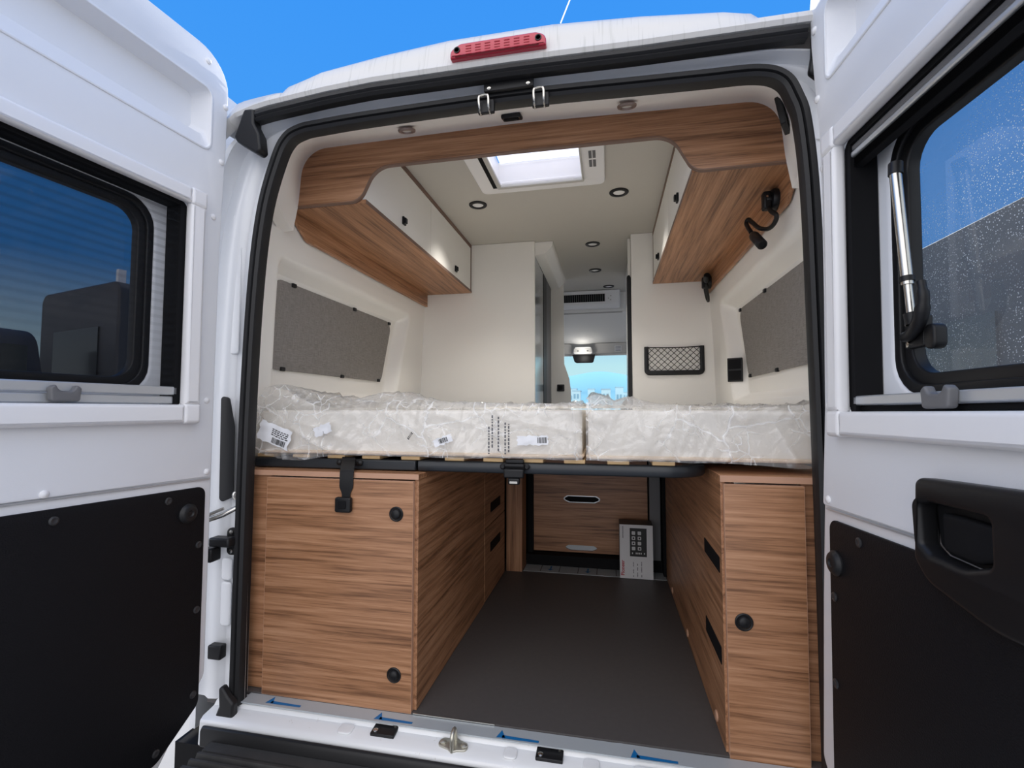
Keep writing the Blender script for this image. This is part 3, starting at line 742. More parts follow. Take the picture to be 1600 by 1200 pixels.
def sticker(cx, cz, w, h, rot, bars, par, lines=True, sheet=True, seed=0):
    m = MB(); c_, s_ = math.cos(rot), math.sin(rot)
    def P(a, b, d=0):
        x, z = cx + a*c_ - b*s_, cz + a*s_ + b*c_
        return (x, .0705 - d + .005*noise.noise(Vector((a*40+seed, b*40, seed))), z)
    if sheet:
        k = 10; out = []
        for j in range(k+1):
            out.append([P(-w/2 + w*i/k + (.008*noise.noise(Vector((j*.7, seed, 0))) if i in (0, k) else 0), -h/2 + h*j/k + (.006*noise.noise(Vector((i*.9, seed+2, 0))) if j in (0, k) else 0)) for i in range(k+1)])
        m.grid(out)
    m.mi = 1
    bx, bz, bw, bh = bars
    x = 0
    while x < bw:
        l = random.choice((.0012,.002,.003)); m.poly([P(bx+x,bz,.001),P(bx+x+l,bz,.001),P(bx+x+l,bz+bh,.001),P(bx+x,bz+bh,.001)]); x += l+random.choice((.0012,.002))
    if lines:
        for q in range(4):
            zz = bz+bh+.005+q*.0058; x = bx-.01
            while x < bx+bw*.9:
                l = random.uniform(.004,.012); m.poly([P(x,zz,.001),P(x+l,zz,.001),P(x+l,zz+.003,.001),P(x,zz+.003,.001)]); x += l+.003
    return obj('sticker', m, [M_paper, M_ink], par, angle=80, label='white sticker with a barcode' if sheet else 'printed bars')
sticker(-.742,.768,.115,.062,-.35,(-.005,-.026,.05,.018), wrap_l, seed=1.5)
sticker(-.575,.786,.060,.030,.35,(.0,-.01,.0001,.005), wrap_l, lines=False, seed=3)
sticker(-.288,.772,.03,.02,.9,(-.012,-.006,.022,.008), wrap_l, sheet=False, lines=False, seed=5)
sticker(-.185,.758,.058,.022,.35,(-.012,-.006,.026,.013), wrap_l, lines=False, seed=7)
sticker(.080,.762,.088,.026,.04,(.014,-.008,.024,.016), wrap_l, lines=False, seed=9)
m = MB()
for x, za, zb in ((-.046,.722,.800),(-.036,.740,.835),(-.018,.730,.828),(.002,.722,.812),(.012,.728,.808)):
    z = za
    while z < zb:
        l = random.uniform(.003,.010); m.box(x-.0022,x+.0022,.0690,.0696,z,min(z+l,zb)); z += l+.0028
obj('printed_warning', m, M_inkg, wrap_l, smooth=False, label='dark printed warning text running upwards')

# straps
t = T('tie_strap', 'black webbing strap with buckle hanging over the left cabinet door', 'strap', (-.47,.09,.55))
m = MB()
sp = [(.0960,.7005),(.0925,.698),(.088,.692),(.066,.679),(.042,.667),(.0370,.655),(.0340,.63),(.0335,.605),(.0335,.58)]
pth = smooth_path([(0,a,b) for a, b in sp], 4)
rows = []
for i, p in enumerate(pth):
    w = .021 if p.z > .625 else .021 - .008*ss(.625,.60,p.z)*1
    w = .022 if p.z > .62 else (.022-.009*min(1,(.62-p.z)/.02))
    dx = -.030*max(0,min(1,(p.y-.034)/.062)) - .003
    rows.append([(-.467+dx-w, p.y, p.z),(-.467+dx+w, p.y, p.z),(-.467+dx+w, p.y+.0025, p.z+.001),(-.467+dx-w, p.y+.0025, p.z+.001)])
V = m.grid(rows, close_v=True); m.face(V[0]); m.face(V[-1]); obj('webbing', m, M_black, t, angle=30)
m = MB(); m.plate(rrect(-.499,-.449,.548,.592,.006), [], 0, .016, lambda a,b,h: (a,.0365-h,b), bevel=.004); bk = obj('buckle', m, M_black, t)
m = MB(); m.plate(rrect(-.486,-.462,.560,.582,.003), [], 0, .003, lambda a,b,h: (a,.0205-h,b), bevel=.001); obj('release_button', m, M_blackm, bk)
m = MB(); m.plate(rrect(-.540,-.452,.676,.694,.008), [], 0, .004, lambda a,b,h: (a,.0975-h,b), bevel=.0015); obj('bracket', m, M_black, t)
for x in (-.531,-.461):
    m = MB(); m.lathe([(.008,0),(.008,.002),(.004,.005),(0,.005)], (x,.0935,.685), (0,-1,0), 14); obj('screw', m, M_black, t)
t = T('strap_clasp', 'short black strap clasp on the bed rail above the load space', 'strap', (.025,.09,.64))
m = MB(); m.box(-.002,.052,.088,.0975,.694,.706); m.box(-.004,.054,.080,.0975,.684,.694); obj('webbing', m, M_black, t, bevel=.003)
m = MB(); m.plate(rrect(-.018,.068,.676,.694,.009), [], 0, .004, lambda a,b,h: (a,.0975-h,b), bevel=.0015); obj('bracket', m, M_black, t)
m = MB(); m.box(-.004,.054,.072,.0925,.655,.680); m.box(.008,.042,.074,.090,.636,.655); b_ = obj('buckle', m, M_black, t, bevel=.004)
m = MB(); m.box(.014,.036,.0715,.0735,.640,.646); obj('buckle_tongue', m, M_steel, b_)
for x in (-.010,.060):
    m = MB(); m.lathe([(.0085,0),(.0085,.003),(.005,.006),(0,.006)], (x,.0935,.685), (0,-1,0), 16); obj('screw', m, M_black, t)

# ------------------------------------------------------------------ fascia and overhead lockers
outer = [(-.885,1.583),(-.80,1.583),(-.62,1.583)]
inner = rpoly([(-.885,1.583,0),(-.565,1.583,.06),(-.505,1.702,.085),(0,1.702,3),(.490,1.697,.085),(.553,1.578,.055),(.885,1.581,0),(.885,1.64,0),(.83,1.80,0),(-.83,1.81,0),(-.885,1.64,0)], 10)
m = MB(); m.plate(inner, [], 0, .016, lambda a,b,h: (a,.262-h,b), bevel=.0008)
fb = tag(obj('fascia_board', m, M_wx), 'shaped wooden fascia board across the opening under the white headliner', 'panel')
ed = inner[:[i for i,p in enumerate(inner) if p[0] > .88][0]+1]
m = MB(); m.grid([[(a,y,b+dz) for (a,b) in ed] for y, dz in ((.2462,.0),(.2455,.0035))] ); m.grid([[(a,y,b-.0006) for (a,b) in ed] for y in (.2460,.2625)])
obj('edge_band', m, M_edged, fb, label='darker edge band')

def locker(side, xin, name_label):
    t = T('overhead_locker', name_label, 'locker', (side*.70,.93,1.58))
    s = side; xo = s*.865
    m = MB(); m.box(min(s*(xin-.004),xo), max(s*(xin-.004),xo), .263,1.596,1.5815,1.596); obj('bottom_board', m, M_wy, t)
    # rounded strip against the wall
    m = MB(); pl = rpoly([(.263,1.583,0),(1.597,1.583,0),(1.597,1.505,0),(.36,1.497,.05),(.275,1.56,.03)],6)
    m.plate(pl, [], 0, .014, lambda a,b,h: (s*(.858-h),a,b), bevel=.0008); st = obj('wall_strip', m, M_wy, t)
    m = MB(); m.grid([[(s*.8435,a,b+k) for a, b in ((1.597,1.5045),(.40,1.4985))] for k in (0,.004)]); obj('edge_band', m, M_edge, st, label='paler edge band')
    for (y0, y1, yl) in ((.264,.898,.586),(.901,1.582,1.286)):
        m = MB(); m.plate(rrect(y0,y1,1.5975,1.866,.002), [], 0, .016, lambda a,b,h: (s*(xin+.016-h),a,b), bevel=.001); d = obj('door', m, M_panelw, t)
        m = MB(); xx = s*(xin)
        m.plate(rrect(yl-.014,yl+.014,1.628,1.662,.004), [], 0, .008, lambda a,b,h: (s*(xin-h),a,b), bevel=.002)
        m.plate(rrect(yl-.010,yl+.010,1.634,1.656,.003), [], .008, .016, lambda a,b,h: (s*(xin-h),a,b), bevel=.002); obj('latch', m, M_black, d, label='small black latch')
    m = MB(); m.box(min(s*(xin-.002),s*(xin+.016)),max(s*(xin-.002),s*(xin+.016)),.264,1.597,1.868,1.8885); obj('top_rail', m, M_edged, t, label='dark wooden rail')
    m = MB(); m.box(min(s*(xin-.001),s*(xin+.017)),max(s*(xin-.001),s*(xin+.017)),1.584,1.5985,1.583,1.868); obj('end_edge', m, M_edged, t, label='dark wooden edge')
    m = MB(); m.box(min(s*(xin-.0045),s*(xin+.002)),max(s*(xin-.0045),s*(xin+.002)),.2635,1.597,1.582,1.5965); obj('bottom_edge', m, M_edged, t, label='dark wooden edge')
    m = MB(); m.box(min(s*.855,s*(xin+.02)),max(s*.855,s*(xin+.02)),1.585,1.597,1.598,1.885); obj('end_panel', m, M_panelw, t)
    m = MB(); m.box(min(s*.85,s*(xin+.02)),max(s*.85,s*(xin+.02)),.89,.902,1.598,1.88); obj('divider', m, M_panelw, t)
locker(-1, .553, 'long overhead locker with white doors above the left wall blind')
locker(1, .556, 'long overhead locker with white doors above the two reading lamps')

# ------------------------------------------------------------------ side blinds
def blind(side, lab, tabs):
    t = T('window_blind', lab, 'blind', (side*.935,.75,1.0), 'grey side window blinds')
    def F(a, b, h):
        return (side*(wallX(.7, b, 1)-.003-h), a, b)
    out = rpoly([(.275,1.0,.05),(1.175,1.0,.05),(1.272,1.345,.05),(.29,1.345,.05)],6)
    m = MB(); m.plate(out, [], 0, .006, lambda a,b,h: F(a,b,h), bevel=.002); obj('fabric', m, M_blind, t, angle=50)
    for a, b in tabs:
        m = MB(); m.cbox(F(a, b, .008), (.012,.024,.016)); obj('tab', m, M_black, t, bevel=.003, label='small black snap tab')
TABS = [(.40,1.340),(.86,1.340),(1.235,1.336),(.36,1.004),(.78,1.004),(1.14,1.006)]
blind(-1,'grey fabric blind fastened over the left side window',TABS)
blind(1,'grey fabric blind fastened over the right side window',TABS)

# double socket on the right wall
t = T('wall_socket', 'black double socket beside the right side blind', 'socket', (.91,1.27,.985))
Rz = Matrix.Rotation(math.radians(-28), 3, 'Z')
m = MB(); m.cbox((.903,1.247,1.043), (.070,.012,.118), Rz)
obj('plate', m, M_black, t, bevel=.003)
for z in (1.071,1.015):
    m = MB(); c = Vector((.903,1.247,z)) + Rz @ Vector((0,-.007,0)); m.cbox(c, (.058,.004,.048), Rz); obj('flap', m, M_blackm, t, bevel=.002)

# net pocket on partition
t = T('net_pocket', 'black framed net pocket on the white partition beside the aisle', 'pocket', (.66,1.585,1.045))
m = MB(); m.plate(rpoly([(.497,1.045,.03),(.827,1.045,.03),(.827,1.212,.004),(.803,1.212,.004),(.803,1.072,.012),(.521,1.072,.012),(.521,1.212,.004),(.497,1.212,.004)],5), [], 0, .014, lambda a,b,h: (a,1.598-h,b), bevel=.004); obj('frame', m, M_black, t)
m = MB()
X0,X1,Z0,Z1 = .521,.803,1.072,1.205
for sgn in (1,-1):
    for i in range(-4, 13):
        p0 = X0 + i*.0353
        pts = []
        for z in (Z0, Z1):
            pts.append((p0 + sgn*(z-Z0)*1.06 + (0 if sgn > 0 else .141), z))
        (xa, za), (xb, zb) = pts
        # clip in x
        def clip(xa, za, xb, zb):
            for lim, ge in ((X0, True), (X1, False)):
                ina = xa >= lim-1e-9 if ge else xa <= lim+1e-9; inb = xb >= lim-1e-9 if ge else xb <= lim+1e-9
                if not ina and not inb: return None
                if ina != inb:
                    k = (lim-xa)/(xb-xa); q = (lim, za+(zb-za)*k)
                    if ina: xb, zb = q
                    else: xa, za = q
            return xa, za, xb, zb
        q = clip(xa, za, xb, zb)
        if q and abs(q[3]-q[1]) > .004: m.tube([(q[0],1.588,q[1]),(q[2],1.588,q[3])], .0017, 6)
m.tube([(X0,1.588,1.207),(.62,1.587,1.203),(.72,1.587,1.203),(X1,1.588,1.207)], .003, 8)
obj('net', m, M_black, t)

# ------------------------------------------------------------------ reading lamps
def lamp(bx, by, bz, neck, head, lab):
    t = T('reading_lamp', lab, 'lamp', (bx,by,bz-.05), 'gooseneck reading lamps')
    m = MB(); m.lathe([(.036,0),(.036,.012),(.033,.018),(.020,.020),(.020,.034),(.016,.038),(0,.038)], (bx,by,bz), (-1,0,0), 28); b = obj('base', m, M_black, t, angle=45)
    m = MB(); m.cbox((bx-.032,by-.004,bz-.004),(.026,.030,.060)); obj('joint', m, M_black, t, bevel=.006)
    m = MB(); m.cbox((bx-.036,by-.022,bz+.004),(.006,.010,.006)); obj('switch', m, M_steel, b)
    m = MB(); m.tube(smooth_path(neck, 8), .0072, 12); obj('gooseneck', m, M_black, t)
    m = MB(); a, c = Vector(head[0]), Vector(head[1]); d = (c-a).normalized(); L = (c-a).length
    m.lathe([(.006,-.012),(.010,-.006),(.010,0),(.014,.003),(.0165,.012),(.0165,L-.004),(.014,L),(.011,L),(.010,L-.006),(0,L-.006)], a, d, 24); obj('head', m, M_black, t, angle=40)
lamp(.8432,.43,1.543,[(.815,.43,1.53),(.815,.40,1.495),(.822,.37,1.468),(.822,.39,1.450),(.815,.43,1.447),(.800,.47,1.466),(.790,.51,1.502),(.783,.532,1.522),(.778,.538,1.510),(.778,.515,1.485),(.781,.495,1.462)],[(.783,.480,1.447),(.789,.405,1.385)],'black gooseneck reading lamp under the right locker, the near one')
lamp(.8432,1.47,1.543,[(.815,1.47,1.54),(.820,1.50,1.51),(.832,1.54,1.49),(.842,1.56,1.468),(.842,1.53,1.452),(.832,1.48,1.462),(.818,1.44,1.495),(.812,1.42,1.522)],[(.811,1.41,1.532),(.806,1.365,1.556)],'black gooseneck reading lamp curled up at the far end of the right locker')

# ------------------------------------------------------------------ downlights
def downlight(x, y, z, lab, r=.046, nrm=(0,0,-1), ringm=None, lensm=None, grp='round ceiling downlights'):
    t = T('downlight', lab, 'light', (x,y,z), grp)
    m = MB(); m.lathe([(r,0),(r,.003),(r*.94,.006),(r*.66,.007),(r*.60,.004),(r*.60,.001)], (x,y,z), nrm, 36); obj('ring', m, ringm or M_black, t)
    m = MB(); m.lathe([(r*.595,.002),(r*.4,.0035),(0,.004)], (x,y,z), nrm, 28); obj('lens', m, lensm or M_lens, t)
    return t
for x, y, lab in ((-.351,1.03,'black rimmed ceiling downlight nearest the left overhead locker'),(.35,1.028,'black rimmed ceiling downlight nearest the right overhead locker'),
        (.203,1.727,'black rimmed ceiling downlight just past the partitions'),(.203,2.303,'black rimmed ceiling downlight midway along the aisle'),(.302,2.80,'black rimmed ceiling downlight right behind the cab air vent')):
    downlight(x, y, 1.8898, lab)
M_ring2 = mat('brown_chrome_ring', (.30,.23,.20), .3, metal=.5)
nv = Vector((0,.30,-.95)).normalized()
for x, z, lab in ((-.336,1.746,'small bronze rimmed spotlight in the headliner above the left part of the fascia'),(.352,1.737,'small bronze rimmed spotlight in the headliner above the right part of the fascia')):
    downlight(x, .130, z, lab, r=.028, nrm=nv, ringm=M_ring2, lensm=M_greylt, grp='headliner spotlights')
t = T('rocker_switch', 'black rocker switch on the white headliner above the fascia', 'switch', (.005,.15,1.76))
m = MB(); m.cbox((.005,.150,1.757),(.062,.045,.012), Matrix.Rotation(math.radians(18),3,'X')); obj('housing', m, M_black, t, bevel=.004)
m = MB(); m.cbox((.005,.147,1.749),(.044,.026,.008), Matrix.Rotation(math.radians(26),3,'X')); obj('rocker', m, M_blackm, t, bevel=.003)
t = T('wall_outlet', 'dark outlet plate on the headliner in the upper right corner', 'socket', (.79,.125,1.62))
m = MB(); Ry = Matrix.Rotation(math.radians(-27),3,'Z') @ Matrix.Rotation(math.radians(-10),3,'Y')
m.cbox((.763,.120,1.647),(.016,.070,.080), Ry); obj('plate', m, M_black, t, bevel=.003)
m = MB(); m.cbox((.7555,.1175,1.646),(.006,.036,.040), Ry); obj('insert', m, M_blackm, t, bevel=.002)

# ------------------------------------------------------------------ roof hatch
t = T('roof_hatch', 'white framed roof hatch with a milky pane in the ceiling', 'hatch', (0,.63,1.87))
m = MB(); m.plate(rrect(-.285,.285,.37,.895,.03), [rrect(-.185,.190,.44,.815,.008)], 1.872, 1.8895, lambda a,b,h: (a,b,h), bevel=.005); obj('frame', m, M_trimw, t)
m = MB(); m.plate(rrect(-.200,.194,.43,.832,.008), [rrect(-.180,.186,.445,.812,.006)], 1.860, 1.873, lambda a,b,h: (a,b,h), bevel=.003); obj('blind_rail', m, M_greylt, t)
m = MB(); m.box(-.222,-.203,.43,.835,1.8695,1.8725); obj('slot', m, M_blackm, t, label='long black slot')
for x0, x1, y0, y1 in ((-.2045,-.195,.421,.837),(.187,.1965,.421,.837),(-.195,.187,.421,.43),(-.195,.187,.828,.837)):
    m = MB(); m.box(x0,x1,y0,y1,1.885,1.985); obj('shaft_side', m, M_trimw, t)
Mp, N_, L_, b_ = new_mat('milky_pane'); N_.remove(b_)
tl = N_.new('ShaderNodeBsdfTranslucent'); tl.inputs['Color'].default_value = (.95,.90,.89,1)
tp = N_.new('ShaderNodeBsdfTransparent'); tp.inputs['Color'].default_value = (.9,.9,.9,1)
mx = N_.new('ShaderNodeMixShader'); mx.inputs[0].default_value = .22; L_.new(tl.outputs[0], mx.inputs[1]); L_.new(tp.outputs[0], mx.inputs[2]); L_.new(mx.outputs[0], N_['Material Output'].inputs['Surface'])
m = MB(); rows = []
for i in range(21):
    x = -.1865+.373*i/20
    rows.append([(x, .430+.396*j/12, 1.975+.022*math.sin(PI*i/20)*math.sin(PI*j/12)) for j in range(13)])
m.grid(rows); obj('pane', m, Mp, t, angle=80)
m = MB()
for i in range(2):
    for j in range(2): m.box(.222+i*.016,.234+i*.016,.60+j*.07,.655+j*.07,1.8705,1.8722)
obj('button', m, M_grey, t, label='grey square buttons')

# ------------------------------------------------------------------ aisle
m = MB(); m.plate(rpoly([(-.150,1.806,0),(-.085,1.815,.02),(-.040,1.862,.04),(-.038,1.889,0),(-.150,1.889,0)],6), [], 1.626, 2.50, lambda a,b,h: (a,h,b)); struct('trim_3', m, M_panelw)
t = T('sliding_door', 'mirrored sliding door on the left side of the aisle', 'door', (-.15,1.83,0))
m = MB(); m.box(-.172,-.152,1.627,2.03,.0,1.805); obj('panel', m, M_mirror, t, bevel=.002)
m = MB(); m.box(-.178,-.149,2.031,2.19,.0,1.86); obj('stile', m, M_black, t, bevel=.003, label='tall black stile')
m = MB(); m.box(-.172,-.154,2.192,2.50,.0,1.83); tag(obj('side_panel', m, M_grey), 'narrow grey panel behind the black stile in the aisle', 'panel')
m = MB(); m.plate([(-.20,0),(.0,0),(.0,1.0),(-.012,1.09),(-.052,1.21),(-.052,1.889),(-.20,1.889)], [], 2.505, 2.525, lambda a,b,h: (a,h,b)); struct('wall_cab_left', m, M_panelw)
t = T('wall_switch', 'small black square switch on the panel beside the aisle', 'switch', (-.08,2.5,.985))
m = MB(); m.plate(rrect(-.108,-.050,.99,1.045,.005), [], 0, .008, lambda a,b,h: (a,2.504-h,b), bevel=.002); obj('plate', m, M_black, t)
m = MB(); m.plate(rrect(-.095,-.063,1.002,1.033,.003), [], .008, .011, lambda a,b,h: (a,2.504-h,b), bevel=.001); obj('rocker', m, M_blackm, t)
# right side of the aisle: tall cupboard with black edged door
t = T('tall_cupboard', 'tall white cupboard with a black edged door on the right of the aisle', 'cupboard', (.55,2.0,0))
m = MB(); m.box(.452,.90,1.640,2.50,.0,1.886); obj('carcass', m, M_panelw, t)
m = MB(); m.plate(rpoly([(.406,0,0),(.4295,0,0),(.4295,1.635,.0),(.418,1.655,.012),(.406,1.64,.006)],3), [], 1.628, 1.66, lambda a,b,h: (a,h,b)); obj('black_edge', m, M_black, t, label='black door edge')
m = MB(); m.box(.414,.4295,1.662,1.70,.0,1.885); obj('white_edge', m, M_panelw, t)
m = MB(); m.box(.432,.450,1.702,2.49,.01,1.88); obj('door', m, M_panelw, t)
m = MB(); m.box(.418,.431,1.74,1.80,1.705,1.725); obj('catch', m, M_black, t)

# ------------------------------------------------------------------ cab
t = T('air_conditioner', 'white ceiling air conditioner with a dark grille at the front of the aisle', 'vent', (.1,3.0,1.74))
m = MB(); m.prism(rpoly([(2.90,1.888,0),(2.93,1.765,.02),(2.96,1.742,.01),(3.012,1.742,0),(3.012,1.888,0)],5), lambda a,b: (-.33,a,b), lambda a,b: (.40,a,b)); obj('housing', m, M_trimw, t, bevel=.01)
Rg = Matrix.Rotation(math.radians(14),3,'X')
m = MB(); m.cbox((-.01,2.914,1.822),(.56,.006,.066), Rg); gr = obj('grille', m, M_blackm, t)
for i in range(30):
    m = MB(); m.cbox((-.275+i*.0187,2.911,1.822),(.0035,.008,.064), Rg); obj('vane', m, M_grey, gr)
for x, z in ((.300,1.815),(.320,1.835),(.318,1.800)):
    m = MB(); m.cbox((x,2.912,z),(.010,.006,.010), Rg); obj('button', m, M_vis, t)
m = MB()
sec = [(3.02,1.735),(3.03,1.715),(3.10,1.70),(3.35,1.66),(3.55,1.60),(3.62,1.575),(3.66,1.57),(3.74,1.55),(3.80,1.545),(3.86,1.50),(3.93,1.452),(3.95,1.428)]
rows = []
for i in range(41):
    x = -.9+1.8*i/40
    d = .02*math.exp(-((x-.03)/.10)**4)
    rows.append([(x, y, z + (0 if j < 4 else (-d if 3 < j < 8 else 0))) for j, (y, z) in enumerate(sec)])
rows = [[(p[0],p[1],p[2]) for p in r] for r in rows]
m.grid(rows); m.grid([[(x,3.02,z) for z in (1.735,1.9)] for x in (-.9,.9)]); m.grid([[(x,y,1.93) for y in (3.0,4.0)] for x in (-.95,.95)])
hd = struct('ceiling_cab', m, M_head, angle=50)
m = MB(); m.tube([(-.2,3.028,1.712),(.42,3.028,1.712)], .006, 8); tag(obj('grab_rail', m, M_vis), 'thin grey rail below the air conditioner housing', 'rail')
for x0, x1, lb in ((-.62,-.085,'grey fabric sun visor above the windscreen, beside the white aisle panel'),(.150,.66,'grey fabric sun visor above the windscreen with a pale warning sticker')):
    t = T('sun_visor', lb, 'visor', ((x0+x1)/2,3.84,1.45), 'cab sun visors')
    m = MB(); m.plate(rpoly([(x0,1.437,.02),(x1,1.437,.02),(x1,1.54,.03),(x0,1.54,.03)],5), [], 0, .018, lambda a,b,h: (a,3.84-h-(b-1.44)*.5,b), bevel=.006); obj('pad', m, M_vis, t)
    if x0 > 0:
        m = MB(); m.plate(rrect(.36,.43,1.455,1.51,.002), [], .0185, .0195, lambda a,b,h: (a,3.84-h-(b-1.44)*.5,b)); m.mi = 1
        for q in range(4): m.plate(rrect(.367,.423,1.462+q*.012,1.466+q*.012,.0005), [], .0196, .0200, lambda a,b,h: (a,3.84-h-(b-1.44)*.5,b))
        obj('sticker', m, [M_card, M_inkg], t, label='pale warning sticker')
t = T('ceiling_console', 'pale overhead console with two map lights above the mirror', 'console', (.035,3.8,1.43))
m = MB(); m.plate(rpoly([(-.075,1.427,.02),(.140,1.427,.02),(.120,1.50,.02),(-.05,1.50,.02)],5), [], 0, .05, lambda a,b,h: (a,3.80-h-(b-1.43)*.4,b), bevel=.008); obj('housing', m, M_head, t)
for x in (-.018,.082):
    m = MB(); m.plate(rrect(x-.042,x+.042,1.445,1.482,.006), [], .05, .054, lambda a,b,h: (a,3.80-h-(b-1.43)*.4,b), bevel=.001); l = obj('light_panel', m, M_greylt, t)
    m = MB(); m.lathe([(.012,0),(.012,.003),(.008,.006),(0,.006)], (x,3.738,1.463), (0,-1,0), 14); obj('knob', m, M_grey, l)
t = T('rear_view_mirror', 'black rear view mirror hanging at the top of the windscreen', 'mirror', (.04,3.82,1.34))
m = MB(); m.plate(rpoly([(-.085,1.432,0),(.160,1.432,0),(.138,1.350,.02),(.122,1.342,.02),(-.04,1.342,.02),(-.062,1.355,.02)],5), [], 0, .03, lambda a,b,h: (a,3.86-h,b), bevel=.006); obj('housing', m, M_black, t)
m = MB(); m.box(.02,.05,3.86,3.94,1.40,1.43); obj('stem', m, M_black, t)
# windscreen, pillars, dashboard
m = MB(); m.grid([[(x,3.96,1.43),(x*1.05,4.35,1.02),(x*1.08,4.62,.72)] for x in (-.78,-.4,0,.4,.78)]); struct('window_1', m, M_wind)
for s, nm in ((-1,'pillar_left'),(1,'pillar_right')):
    m = MB(); m.tube([(s*.80,3.93,1.45),(s*.83,4.33,1.03),(s*.86,4.65,.68)], .06, 10); struct(nm, m, M_vis)
    m = MB(); m.box(s*.90,s*.93,3.3,4.7,-.3,.72); struct('exterior_cab_panel_left' if s < 0 else 'exterior_cab_panel_right', m, M_paint)
m = MB(); m.prism(rpoly([(4.15,.0,0),(4.10,.60,.05),(4.25,.74,.08),(4.66,.66,0),(4.66,.0,0)],5), lambda a,b: (-.88,a,b), lambda a,b: (.88,a,b))
tag(obj('dashboard', m, M_black, bevel=.01), 'black dashboard below the windscreen at the far end', 'dashboard')
for xc, lb in ((-.46,'dark cab seat with headrest beside the left aisle panel'),(.62,'dark cab seat with headrest behind the right partition')):
    t = T('cab_seat', lb, 'seat', (xc,3.25,0), 'cab seats')
    m = MB(); m.plate(rpoly([(xc-.24,.40,.05),(xc+.24,.40,.05),(xc+.22,.90,.10),(xc+.12,.985,.06),(xc-.12,.985,.06),(xc-.22,.90,.10)],6), [], 3.10, 3.22, lambda a,b,h: (a,h+(b-.4)*-.15,b), bevel=.03, res=3); obj('backrest', m, M_seat, t)
    m = MB(); m.plate(rpoly([(xc-.13,1.0,.03),(xc+.13,1.0,.03),(xc+.11,1.13,.05),(xc-.11,1.13,.05)],6), [], 3.0, 3.09, lambda a,b,h: (a,h,b), bevel=.025, res=3); obj('headrest', m, M_seat, t)
    m = MB(); m.plate(rrect(xc-.25,xc+.25,3.15,3.66,.06), [], .26, .40, lambda a,b,h: (a,b,h), bevel=.03, res=3); obj('seat_cushion', m, M_seat, t)
    m = MB(); m.box(xc-.20,xc+.20,3.2,3.6,.0,.26); obj('pedestal', m, M_blackm, t)

# ------------------------------------------------------------------ rear doors
EDGE_L = [(.11,.002),(.85,.0),(1.32,-.002),(1.60,-.012),(1.895,-.016)]
EDGE_R = [(.11,-.034),(.45,-.022),(.66,-.009),(.87,.006),(1.10,.010),(1.35,.010),(1.50,.004),(1.62,-.012),(1.72,-.024),(1.895,-.030)]
def door_edge(left, ins, zmin):
    E_ = EDGE_L if left else EDGE_R
    zz = [z for z, _ in E_ if zmin < z < 1.88]
    return [(interp(E_, z)+ins, z, 0) for z in [zmin]+zz]
def door_outline(left, ins=0):
    L = [(p[0],p[1],.03 if k == 0 else 0) for k, p in enumerate(door_edge(left, ins, .11))]
    return rpoly(L + [(interp(EDGE_L if left else EDGE_R, 1.895)+ins,1.895-ins,.10),(.78-ins,1.885-ins,.06),(.785-ins,-.09+ins,.04),(.135,-.075+ins,.05)], 8)
def door_black(ins=0):
    return rpoly([(.026,.045,.03),(.026,.634,.022),(.755,.648,.03),(.755,-.055,.03),(.137,-.04,.04)], 6)
RIV = [(.062,1.846),(.002,1.746),(.010,1.575),(.030,1.403),(.032,.874),(.024,.674),(.395,.674),(.42,1.858),(.74,1.40),(.74,.69)]
SCR = [(.132,.612),(.377,.616),(.042,.477),(.042,.302),(.044,.078),(.140,-.012)]
